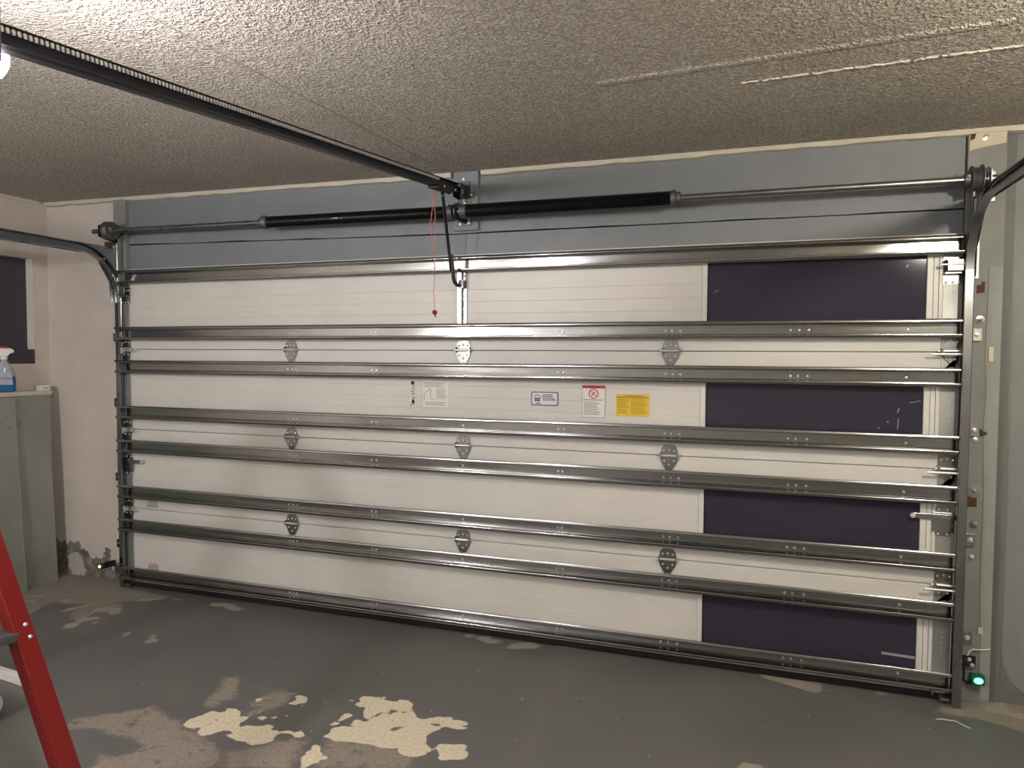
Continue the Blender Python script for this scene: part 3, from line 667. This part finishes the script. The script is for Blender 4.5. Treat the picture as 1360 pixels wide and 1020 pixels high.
# ------------------------------------------------------------------ tracks
def track(name,sx,xb,zt,label):
    """vertical track, curve and horizontal run; xb = x of the track's back wall, opening faces the door"""
    root=thing(name,(xb,-.05,0),label,'track','door tracks')
    prof=thick([(.034,.018),(.034,.026),(.004,.026),(0,.022),(0,-.022),(.004,-.026),(.017,-.026),(.019,-.019)],.0022)
    rad=.30; zc=zt-rad; yt=-.046 if sx>0 else -.024
    path=[((yt,.004),(0,1)),((yt,zc*.5),(0,1)),((yt,zc),(0,1))]
    for j in range(1,13):
        a=math.pi/2*j/12; path.append(((yt-rad+rad*math.cos(a),zc+rad*math.sin(a)),(-math.sin(a),math.cos(a))))
    for y in (-1.0,-2.0,-3.0): path.append(((y,zt+.004*(-y)),(-1,0)))
    Rg=[]
    for (y,z),t in path:
        a=(-t[1],t[0]); Rg.append([(xb-sx*p[0],y+a[0]*p[1],z+a[1]*p[1]) for p in prof])
    MB().rings(Rg[:3]).build('vertical_track',M['track'],root); MB().rings(Rg[2:]).build('curved_track',M['track'],root,smooth=True)
    return root
RT=track('door_track',1,2.440,2.262,'galvanised door track up the right jamb, curving overhead beside the right edge of the door')
LT=track('door_track',-1,-2.480,2.242,'galvanised door track up the left jamb, curving overhead beside the beige wall')
# joint plates, flag brackets and jamb brackets
for root,sx,xb,zt in ((RT,1,2.440,2.262),(LT,-1,-2.480,2.242)):
    f=MB(); x0=xb+.003*sx; x1=xb+.0055*sx
    f.prism([(x0,.018,zt-.33),(x0,-.075,zt-.33),(x0,-.085,zt-.20),(x0,-.185,zt-.04),(x0,-.185,zt+.03),(x0,.018,zt+.03)],(x1-x0,0,0))
    f.box(min(xb,xb+.036*sx),max(xb,xb+.036*sx),.0145,.0185,zt-.33,zt+.03)
    fl=f.build('flag_bracket',M['galv'],root)
    for dz in (-.30,-.24,-.02): MB().lathe((xb+.020*sx,.015,zt+dz),(0,-1,0),[(.010,0),(.010,.003),(.006,.004),(.006,.009),(.001,.010)],8).build('bracket_bolt',M['bolt'],fl)
    for y,dz in ((-.03,-.27),(-.12,-.055),(-.15,-.055)): MB().lathe((xb-.001*sx,y,zt+dz),(-sx,0,0),[(.007,0),(.006,.003),(.001,.005)],8).build('bracket_bolt',M['bolt'],fl)
    # horizontal overhead angle iron
    a=MB(); pr=thick([(xb+.004*sx,zt-.032),(xb+.004*sx,zt+.030),(xb+.034*sx,zt+.030)],.0025)
    a.rings([[(x,y,z) for x,z in pr] for y in (-.16,-.95)]); a.build('angle_iron',M['galv'],root)
    for zb in (.30,.75,1.25,1.68):
        j=MB(); j.box(min(xb+.003*sx,xb+.006*sx),max(xb+.003*sx,xb+.006*sx),-.062,.014,zb-.028,zb+.028)
        ya=.016 if sx<0 else .022
        j.box(min(xb+.004*sx,xb+.058*sx),max(xb+.004*sx,xb+.058*sx),ya-.008,ya-.004,zb-.028,zb+.028)
        jb=j.build('jamb_bracket',M['galv'],root,bevel=.0008)
        MB().lathe((xb+.038*sx,ya-.008,zb),(0,-1,0),[(.012,0),(.012,.003),(.008,.004),(.008,.010),(.001,.011)],6).build('bracket_bolt',M['bolt'],jb)
        MB().lathe((xb-.0015*sx,-.046,zb),(-sx,0,0),[(.007,0),(.006,.003),(.001,.005)],8).build('bracket_bolt',M['bolt'],jb)
    wa=MB().box(min(xb-.004*sx,xb+.030*sx),max(xb-.004*sx,xb+.030*sx),.011,.0142,zt-.20,zt+.10); wa.box(min(xb-.004*sx,xb-.001*sx),max(xb-.004*sx,xb-.001*sx),-.018,.0142,zt-.20,zt+.10)
    w_=wa.build('wall_angle',M['stile'],root)
    for dz in (-.16,-.08,.0,.07): MB().lathe((xb+.013*sx,.011,zt+dz),(0,-1,0),[(.006,0),(.006,.003),(.001,.005)],8).build('bracket_bolt',M['bolt'],w_)
# odd bolts, washers and marks left on the right jamb board
def jamb_piece(name,b,m): return b.build(name,m,jr)
for x,z,rw in ((2.492,1.748,.017),(2.488,1.208,.012),(2.490,.974,.034),(2.494,.820,.018),(2.488,.672,.010),(2.490,2.556,.014)):
    b=MB().lathe((x,.028,z),(0,-1,0),[(rw,0),(rw,.004),(.009,.005),(.009,.011),(.001,.013)],12)
    jamb_piece('lag_bolt',b,M['galv'] if rw>.015 else M['bolt'])
for x,z in ((2.486,1.338),(2.486,.566)): jamb_piece('cover_plate',MB().box(x-.030,x+.030,.0255,.029,z-.034,z+.034),M['grey'])
jamb_piece('rusty_hole',MB().box(2.458,2.502,.0262,.029,.900,.945),M['rust'])
jamb_piece('rusty_stub',MB().prism([(2.475,.0255,1.865),(2.505,.0255,1.868),(2.507,.0255,1.915),(2.495,.0255,1.918),(2.492,.0255,1.905),(2.475,.0255,1.90)],(0,.003,0)),M['rust'])
jamb_piece('pale_tab',MB().box(2.528,2.546,.0195,.026,1.56,1.625),M['creampatch'])
jamb_piece('pale_tab',MB().box(2.522,2.540,.0195,.026,.322,.352),M['creampatch'])
jamb_piece('dark_hole',MB().prism([(2.506,.0195,1.255),(2.530,.0195,1.24),(2.532,.0195,1.232),(2.508,.0195,1.222)],(0,.006,0)),M['ink'])
# ------------------------------------------------------------------ torsion shaft with springs and drums
SY=-.095
def shz(x): return 2.352+(.022*(-x/2.5) if x<0 else -.006*(x/2.5))
ts=thing('torsion_spring_assembly',(0,SY,shz(0)),'long steel torsion shaft with two black springs across the header above the door','torsion spring')
MB().tube([(x,SY,shz(x)) for x in (-2.60,-1.2,0,1.2,2.56)],.0155,14).build('shaft',M['shaft'],ts,smooth=True)
def spring(x0,x1,rad,wire,pitch):
    n=int((x1-x0)/pitch); st=10; P=[]
    b=MB(); R=[]
    for i in range(n*st+1):
        a=2*math.pi*i/st; x=x0+(x1-x0)*i/(n*st); z=shz(x)
        ca,sa=math.cos(a),math.sin(a)
        R.append([(x+dx,SY+(rad+dr)*ca,z+(rad+dr)*sa) for dx,dr in ((0,wire),(wire,0),(0,-wire),(-wire,0))])
    b.rings(R); return b.build('spring',M['spring'],ts,smooth=True)
spring(-1.235,-.045,.030,.0034,.0072); spring(.045,1.135,.034,.0036,.0076)
def cone(x,d): 
    MB().lathe((x,SY,shz(x)),(d,0,0),[(.017,-.045),(.024,-.04),(.031,-.02),(.039,-.01),(.041,.0),(.041,.008),(.030,.010),(.030,.030),(.024,.032),(.018,.034)],16).build('winding_cone',M['iron'],ts,smooth=True)
cone(-1.245,-1); cone(1.150,1)
MB().lathe((-.040,SY,shz(0)),(-1,0,0),[(.018,-.02),(.038,-.018),(.038,.0),(.041,.006),(.032,.02)],16).build('stationary_cone',M['iron'],ts,smooth=True)
MB().lathe((.040,SY,shz(0)),(1,0,0),[(.018,-.02),(.038,-.018),(.038,.0),(.041,.006),(.034,.02)],16).build('stationary_cone',M['iron'],ts,smooth=True)
b=MB().lathe((-.008,SY,shz(0)),(1,0,0),[(.046,0),(.046,.010)],20); b.box(-.006,.0,SY,.024,shz(0)-.045,shz(0)+.050); b.box(-.045,.035,.020,.0255,shz(0)-.055,shz(0)+.085)
cb=b.build('centre_bracket',M['darksteel'],ts)
for x,z in ((-.03,-.045),(.02,-.040),(-.005,.070)): MB().lathe((x,.020,shz(0)+z),(0,-1,0),[(.009,0),(.009,.006),(.001,.008)],6).build('bracket_bolt',M['bolt'],cb)
for sx,xd in ((1,2.440),(-1,-2.470)):
    z=shz(xd); x0=xd-.036*sx
    MB().lathe((x0,SY,z),(sx,0,0),[(.020,-.022),(.028,-.022),(.030,0),(.056,0),(.058,.004),(.052,.006)]+[q for j in range(7) for q in ((.0505,.008+.0042*j),(.0485,.0101+.0042*j))]+[(.052,.038),(.061,.039),(.061,.043),(.048,.044),(.020,.042)],28).build('cable_drum',M['iron'],ts,smooth=True)
    xp=xd+.030*sx
    b=MB(); b.prism([(xp,.019,z-.075),(xp,.019,z+.055),(xp,SY,z+.052),(xp,SY-.05,z+.03),(xp,SY-.05,z-.04),(xp,SY,z-.055)],(.003*sx,0,0)); b.box(min(xp,xp+.06*sx),max(xp,xp+.06*sx),.0145,.0185,z-.075,z+.055)
    b.lathe((xp-.006*sx,SY,z),(sx,0,0),[(.026,0),(.026,.016)],16); b.box(min(xp-.03*sx,xp),max(xp-.03*sx,xp),SY-.006,SY+.03,z-.11,z-.07)
    b.build('bearing_plate',M['darksteel'] if sx<0 else M['galv'],ts)
    yc=SY+.0515
    cx_=xd+.002*sx; cxe=2.405 if sx>0 else -2.47
    tag(MB().tube([(cx_,-.032,z-.07),(cxe+.012*sx,-.0125,1.2),(cxe,-.0125,.06)],.0016,6).build('lift_cable',M['bolt']),'thin steel lift cable running down the %s edge of the door'%('window' if sx>0 else 'windowless'),'cable','door lift cables')
    MB().cyl((xd-.048*sx,SY-.022,z+.006),(xd-.048*sx,SY-.036,z+.010),.006,6).build('set_screw',M['bolt'],ts)
# ------------------------------------------------------------------ opener: rail, chain, trolley, arm, cord, motor with bulb
op=thing('garage_door_opener',(-.02,-2.8,2.2),'dark overhead opener rail with drive chain, trolley, bent arm and red cord','door opener')
def rz(y): return 2.492+.0955*y       # underside-to-top middle of the rail
ya,yb=-.05,-2.62
def railpart(name,pr,m): 
    return MB().rings([[(-.02+x,y,rz(y)+z) for x,z in pr] for y in (ya,yb)]).build(name,m,op)
rl=railpart('rail',thick([(.016,.024),(-.012,.026),(-.010,.024),(-.002,.020),(0.0,-.020),(.004,-.022),(.026,-.022)],.003)[:],M['rail'])
railpart('rail_flange',[(-.026,-.0235),(.030,-.0235),(.030,-.0185),(-.026,-.0185)],M['rail'])
ch=MB(); y=-.34; i=0
while y>-2.58:
    ch.obox((.0015,y,rz(y)+.0105),(.0028,.0036,.0058),((1,0,0),(0,1,.0955),(0,-.0955,1))); y-=.0127
tag(ch.build('drive_chain',M['bolt'],op),kind='stuff')
MB().rings([[(-.02+x,y,rz(y)+z) for x,z in ((.0185,.009),(.0215,.009),(.0215,.012),(.0185,.012))] for y in (-.34,-2.58)]).build('chain_pins',M['darksteel'],op)
b=MB(); b.rings([[(-.02+x,y,rz(y)+z) for x,z in ((-.030,-.036),(.033,-.036),(.033,-.012),(.031,-.012),(.031,-.026),(-.028,-.026),(-.028,-.012),(-.030,-.012))] for y in (-.18,-.36)])
b.prism([(.010,-.19,rz(-.19)-.034),(.010,-.34,rz(-.34)-.034),(.010,-.30,rz(-.3)-.055),(.010,-.22,rz(-.22)-.055)],(.003,0,0))
tr=b.build('trolley',M['black'],op,bevel=.001)
MB().lathe((.033,-.20,rz(-.20)-.030),(1,0,0),[(.007,0),(.006,.003),(.001,.005)],8).build('trolley_bolt',M['bolt'],tr)
MB().lathe((.033,-.34,rz(-.34)-.030),(1,0,0),[(.007,0),(.006,.003),(.001,.005)],8).build('trolley_bolt',M['bolt'],tr)
b=MB().box(-.048,.028,.020,.0255,2.42,2.54); b.box(-.040,-.036,-.07,.022,2.44,2.515); b.box(.006,.010,-.07,.022,2.44,2.515); b.box(.028,.052,.012,.0255,2.455,2.475)
hb=b.build('header_bracket',M['darksteel'],op,bevel=.001)
for p in ((.0105,-.05,2.475),(.0105,-.05,2.462)): MB().lathe(p,(1,0,0),[(.006,0),(.005,.003),(.001,.005)],8).build('bracket_bolt',M['bolt'],hb)
for p in ((.040,.012,2.463),(-.01,.020,2.435),(-.012,.020,2.555)): MB().lathe(p,(0,-1,0),[(.008,0),(.008,.005),(.001,.007)],6).build('bracket_bolt',M['bolt'],hb)
# straight arm and curved arm
A=Vector((-.03,-.225,2.430)); B=Vector((-.028,-.110,2.03)); d=(B-A).normalized()
arm=MB().obox((A+B)/2,((B-A).length/2,.0115,.0025),(d,(0.25,1,.28),d.cross(Vector((.25,1,.28))))).build('straight_arm',M['black'],op,bevel=.001)
P=[(-.024,-.120,2.12),(-.022,-.108,2.05),(-.020,-.100,2.0),(-.017,-.094,1.975),(-.011,-.080,1.962),(-.006,-.060,1.958),(-.002,-.030,1.960)]
MB().tube(P,.0105,10).build('curved_arm',M['black'],op,smooth=True)
for p in (A+Vector((.004,-.006,-.02)),B): MB().lathe(p,(.3,-1,0),[(.008,0),(.008,.007),(.001,.009)],6).build('arm_bolt',M['darksteel'],op)
# red cord with a knob, doubled in its upper third
def jit(pts,e,n=4):
    out=[]; rr=random.Random(9)
    for a,b_ in zip(pts[:-1],pts[1:]):
        for j in range(n): f=j/n; out.append(tuple(a[k]+(b_[k]-a[k])*f+(rr.uniform(-e,e) if k==0 else 0) for k in range(3)))
    return out+[pts[-1]]
yc=-.30
cd=MB().tube(jit([(-.058,yc,2.425),(-.050,yc,2.36),(-.056,yc,2.30),(-.066,yc,2.24),(-.052,yc,2.16),(-.042,yc,2.10)],.002),.0022,6)
cd.tube(jit([(-.040,yc,2.425),(-.044,yc,2.36),(-.036,yc,2.30),(-.040,yc,2.20),(-.042,yc,2.10),(-.040,yc,2.0),(-.044,yc,1.90),(-.040,yc,1.815)],.002),.0020,6)
cord=cd.build('release_cord',M['cord'],op,smooth=True)
kn=MB().ball((-.039,yc,1.797),.013,10,6,(1.1,1,1.0)); kn.cyl((-.039,yc,1.788),(-.032,yc,1.773),.004,8); kn.build('cord_handle',M['handle'],cord,smooth=True)
# motor unit at the far end of the rail (outside the picture) with its bulb, which peeks in
mz=rz(-2.75); MB().box(-.18,.14,-3.02,-2.64,mz-.11,mz+.06).build('motor_housing',M['iron'],op,bevel=.02)
for x in (-.13,.09): MB().box(x-.012,x+.012,-2.85,-2.82,mz+.05,ceil_z(0,0)+.004).build('hanger_strap',M['galv'],op)
bp,br,bc,bs=BULB_OPENER
MB().cyl((bp[0],-2.66,bp[2]),(bp[0],bp[1]-br*.8,bp[2]),.022,12).build('bulb_socket',M['white'],op,smooth=True)
M['bulb1']=emit('opener_bulb_glow',bc,bs); MB().ball(bp,br,20,12).build('light_bulb',M['bulb1'],op,smooth=True)
# right ceiling lamp outside the picture, plus an invented rear globe as fill light
for (bp,br,bc,bs),lab in ((BULB_RIGHT,'bare warm bulb in a white ceiling holder near the right end of the door'),(FILL_REAR,'added fill light behind the viewer, shaped as a large white globe pendant')):
    lp=thing('ceiling_lamp',(bp[0],bp[1],ceil_z(bp[0],bp[1])),lab,'lamp','ceiling lamps')
    MB().lathe((bp[0],bp[1],ceil_z(bp[0],bp[1])+.003),(0,0,-1),[(.055,0),(.055,.010),(.03,.022),(.008,.03),(.008,max(.031,ceil_z(bp[0],bp[1])-bp[2]-br*.8-.05)),(.022,max(.032,ceil_z(bp[0],bp[1])-bp[2]-br*.8-.045)),(.022,ceil_z(bp[0],bp[1])-bp[2]-br*.8)],20).build('lamp_holder',M['white'],lp,smooth=True)
    MB().ball(bp,br,20,12).build('light_bulb',emit('lamp_glow',bc,bs),lp,smooth=True)
# ------------------------------------------------------------------ safety sensors
sr=thing('photo_sensor',(2.50,-.02,.10),'black safety sensor with a glowing green light on the right jamb near the floor','sensor','door safety sensors')
b=MB(); x0,x1,zb,zt2=2.452,2.512,.135,.222
b.box(x0,x1,.004,.0085,zb+.035,zt2); b.box(x0,x0+.02,.004,.0085,zb-.035,zb+.04); b.box(x0+.02,x0+.045,.004,.0085,zb-.045,zb-.028)
b.box(x0,x0+.004,-.04,.0235,zb,zt2-.02)
br_=b.build('sensor_bracket',M['black'],sr)
for x,z in ((2.487,.205),(2.499,.180)): MB().lathe((x,.004,z),(0,-1,0),[(.009,0),(.009,.003),(.001,.004)],12).build('bracket_screw',M['bolt'],br_)
MB().box(2.492,2.545,-.020,.018,.098,.142).build('sensor_body',M['greenplastic'],sr,bevel=.004)
MB().ball((2.519,-.021,.120),.015,12,8,(1.25,.55,.95)).build('indicator_light',M['green_led'],sr,smooth=True)
MB().tube([(2.478,.0,.222),(2.486,.004,.240),(2.500,.008,.252),(2.520,.012,.250),(2.545,.018,.250),(2.572,.020,.256)],.0028,6).build('sensor_wire',M['white'],sr,smooth=True)
sl=thing('photo_sensor',(-2.52,-.08,.12),'black safety sensor with an amber light at the foot of the left track','sensor','door safety sensors')
ax=(Vector((1,.0,.22)),Vector((0,1,0)),Vector((-.22,0,1)))
MB().obox((-2.565,-.10,.152),(.030,.020,.019),ax).build('sensor_body',M['black'],sl,bevel=.004)
MB().obox((-2.510,-.085,.168),(.040,.006,.021),ax).build('sensor_bracket',M['black'],sl,bevel=.001)
MB().ball((-2.572,-.121,.151),.009,10,6,(1,.5,1)).build('indicator_light',M['amber_led'],sl,smooth=True)
# ------------------------------------------------------------------ left wall: bottle, box, leaning sheets
def lean_sheet(name,y0,y1,xt,xb_,zt,label):
    g=thing(name,(xb_,(y0+y1)/2,0),label,'sheet','sheets leaning on the left wall')
    t=.007
    MB().prism([(xb_,y0,0),(xb_,y1,0),(xt,y1,zt),(xt,y0,zt)],(-t,0,0)).build('sheet_face',M['sheet'],g)
    MB().prism([(xb_+.0012,y1-.006,0.001),(xb_+.0012,y1+.001,0.001),(xt+.0012,y1+.001,zt),(xt+.0012,y1-.006,zt)],(-t-.0012,0,0)).build('sheet_edge',M['sheet_edge'],g)
    return g
lean_sheet('sheet_panel',-1.25,-.058,-3.085,-3.030,1.282,'grey green sheet leaning against the left wall, its edge in the room corner')
lean_sheet('sheet_panel',-1.45,-.305,-3.070,-2.995,1.280,'grey green sheet leaning in front of another one by the left wall')
bx,by,bz=-3.138,-.318,1.315
sb=thing('spray_bottle',(bx,by,bz),'spray bottle of blue glass cleaner with a white and red trigger on the ledge','spray bottle')
fd=Vector((.80,-.60,0)); sd=Vector((.60,.80,0))     # bottle faces the room, broad side along sd
def oval(prof,n=24):
    return [[Vector((bx,by,bz+h))+sd*(a*math.copysign(abs(math.cos(t))**.8,math.cos(t)))+fd*(b_*math.copysign(abs(math.sin(t))**.8,math.sin(t))) for t in [2*math.pi*i/n for i in range(n)]] for a,b_,h in prof]
MB().rings(oval([(.050,.022,0),(.060,.030,.006),(.063,.032,.03),(.062,.032,.08),(.060,.031,.105)])).build('blue_liquid',M['liquid'],sb,smooth=True)
MB().rings(oval([(.0605,.0315,.1055),(.058,.031,.125),(.044,.027,.160),(.028,.022,.190),(.018,.016,.205),(.016,.015,.222)])).build('bottle_body',M['clear'],sb,smooth=True)
MB().rings(oval([(.020,.019,.215),(.020,.019,.238)])).build('collar',M['white'],sb,smooth=True)
def op3(a,b_,h): return Vector((bx,by,bz+h))+sd*a+fd*b_
b=MB().prism([op3(-.030,-.012,.238),op3(.022,-.012,.238),(op3(.030,-.012,.252)),op3(.056,-.012,.262),op3(.056,-.012,.275),op3(.040,-.012,.288),op3(-.040,-.012,.292),op3(-.052,-.012,.278),op3(-.034,-.012,.262)],fd*.024)
b.build('trigger_head',M['white'],sb,bevel=.003)
b=MB().prism([op3(-.040,-.0125,.284),op3(.040,-.0125,.289),op3(.010,-.0125,.300),op3(-.052,-.0125,.303),op3(-.066,-.0125,.293)],fd*.025); b.build('red_cap',M['redprint'],sb,bevel=.003)
b=MB().prism([op3(-.034,-.005,.262),op3(-.046,-.005,.270),op3(-.056,-.005,.240),op3(-.050,-.005,.222),op3(-.044,-.005,.240)],fd*.010); b.build('trigger',M['redprint'],sb,bevel=.001)
MB().prism([op3(-.048,.033,.050),op3(.046,.033,.050),op3(.044,.0335,.105),op3(.034,.032,.128),op3(-.036,.032,.128),op3(-.046,.0335,.105)],fd*.0012).build('bottle_label',M['labelblue'],sb)
c=bpy.data.curves.new('label_word','FONT'); c.body='Windex'; c.size=.030; c.align_x='CENTER'; c.align_y='CENTER'
o=bpy.data.objects.new('label_word',c); me=bpy.data.meshes.new_from_object(o); bpy.data.objects.remove(o); me.materials.clear(); me.materials.append(M['redprint'])
o=bpy.data.objects.new('label_word',me); COL.objects.link(o); place(o,op3(-.001,.0365,.092),sb)
o.rotation_euler=Matrix((sd,Vector((0,0,1)),fd)).transposed().to_euler()
box=thing('small_carton',(-3.135,-.055,1.315),'small white block on the end of the ledge by the room corner','box')
MB().box(-3.165,-3.105,-.085,-.025,1.3152,1.352).build('carton',M['white'],box,bevel=.002)
MB().box(-3.1052,-3.1035,-.075,-.035,1.330,1.336).build('flap_slot',M['greyink'],box)
# ------------------------------------------------------------------ red stepladder on the left
D=Vector((-.424,.095,.601)).normalized(); Wd=Vector((-.05,-1,0)); Wd=(Wd-D*Wd.dot(D)).normalized(); N1=Wd.cross(D).normalized()
if N1.x<0: N1=-N1
E0=Vector((-.453,-2.025,.276))-D*(.276/D.z)          # floor end of the far front rail, outer edge
ld=thing('stepladder',(E0.x-.5,E0.y-.2,0),'red fibreglass stepladder with riveted steps standing at the left','ladder')
fw,fdp,LEN=.060,.050,1.95
def rail(base,dirn,w_,n_,L,name,m):
    pr=[(0,0),(fw,0),(fw,-fdp),(fw-.005,-fdp),(fw-.005,-.005),(.005,-.005),(.005,-fdp),(0,-fdp)]
    Rg=[]
    for s_ in (0.0,L):
        ring=[]
        for u,v in pr:
            p=base+w_*u+n_*v
            p=p+dirn*(s_-(p.z-base.z)/dirn.z) if s_==0.0 else p+dirn*s_
            ring.append(p)
        Rg.append(ring)
    return MB().rings(Rg).build(name,m,ld,bevel=.0012)
span=.46
r1=rail(E0,D,Wd,N1,LEN,'front_rail',M['red']); r2=rail(E0+Wd*(span+fw)-D*((Wd*(span+fw)).z/D.z),D,Wd,N1,LEN,'front_rail',M['red'])
# steps sit between the rails, their ends riveted through the rails
zr=.665; P0=E0+D*(zr/D.z)
for k in (-2,0,1,2):
    c=E0+D*((zr+.0+.305*k)/D.z)
    cc=c+Wd*(fw+span/2-.004)-N1*.030
    hz=Vector((N1.x,N1.y,0)).normalized()
    MB().obox(cc-hz*.01,(span/2+.004,.045,.014),(Wd,hz,Vector((0,0,1)))).build('step',M['iron'],ld,bevel=.002)
    for u,dz in ((.022,.016),(.020,-.028)):
        p=c+D*dz+Wd*u
        MB().lathe(p,N1,[(.0075,-.001),(.0070,.003),(.004,.0055),(.0008,.0062)],10).build('rivet',M['bolt'],ld,smooth=True)
top=E0+D*LEN
MB().obox(top+Wd*(span/2+fw)-N1*.07+D*.01,(span/2+fw+.02,.11,.03),(Wd,Vector((N1.x,N1.y,0)).normalized(),(0,0,1))).build('top_cap',M['red'],ld,bevel=.01)
hz=Vector((N1.x,N1.y,0)).normalized()
for u in (.02,span+fw+.02):
    a=top+Wd*u-hz*.16; f_=Vector((a.x,a.y,0))-hz*.62
    d_=(a-f_).normalized(); rail(f_,d_,Wd,d_.cross(Wd).normalized()*(-1),(a-f_).length,'rear_rail',M['red'])
for zz in (.55,1.1):
    a=top+Wd*(.02)-hz*.16; f_=Vector((a.x,a.y,0))-hz*.62; p=f_+(a-f_)*(zz/a.z)
    MB().obox(p+Wd*(span/2+fw),(span/2+fw*.8,.012,.02),(Wd,hz,(0,0,1))).build('rear_brace',M['alu'],ld)
# ------------------------------------------------------------------ floor clutter
ws=thing('white_batten',(-1.95,-1.25,0),'white painted batten on the floor behind the red ladder','batten')
MB().obox((-1.95,-1.245,.022),(.25,.018,.021),((1,-.11,0),(.11,1,0),(0,0,1))).build('batten',M['white'],ws,bevel=.003)
cb_=thing('rolled_cloth',(-1.62,-1.49,0),'white rounded roll of cloth on the floor behind the red ladder','cloth')
b=MB(); Rg=[]
for i in range(13):
    t=i/12; x=-1.500-.22*t; rr=.062*math.sqrt(max(.02,1-max(0,(.18-t)/.18)**2)) ; n=20
    Rg.append([(x,-1.50+.10*t*.2+-.07+rr*(1+.05*math.sin(3*a+5*t))*math.cos(a),.060+rr*.95*math.sin(a)*(1+.04*math.sin(5*a))) for a in [2*math.pi*k/n for k in range(n)]])
b.rings(Rg).build('cloth_roll',M['cloth'],cb_,smooth=True)
tw=MB().tube([(2.310,-.215,.004),(2.335,-.206,.006),(2.360,-.207,.005),(2.385,-.212,.009),(2.405,-.228,.005),(2.432,-.248,.003)],.0028,6).build('wire_scrap',M['twig'],None,smooth=True)
tag(tw,'thin pale scrap of wire lying on the floor near the right jamb','wire')
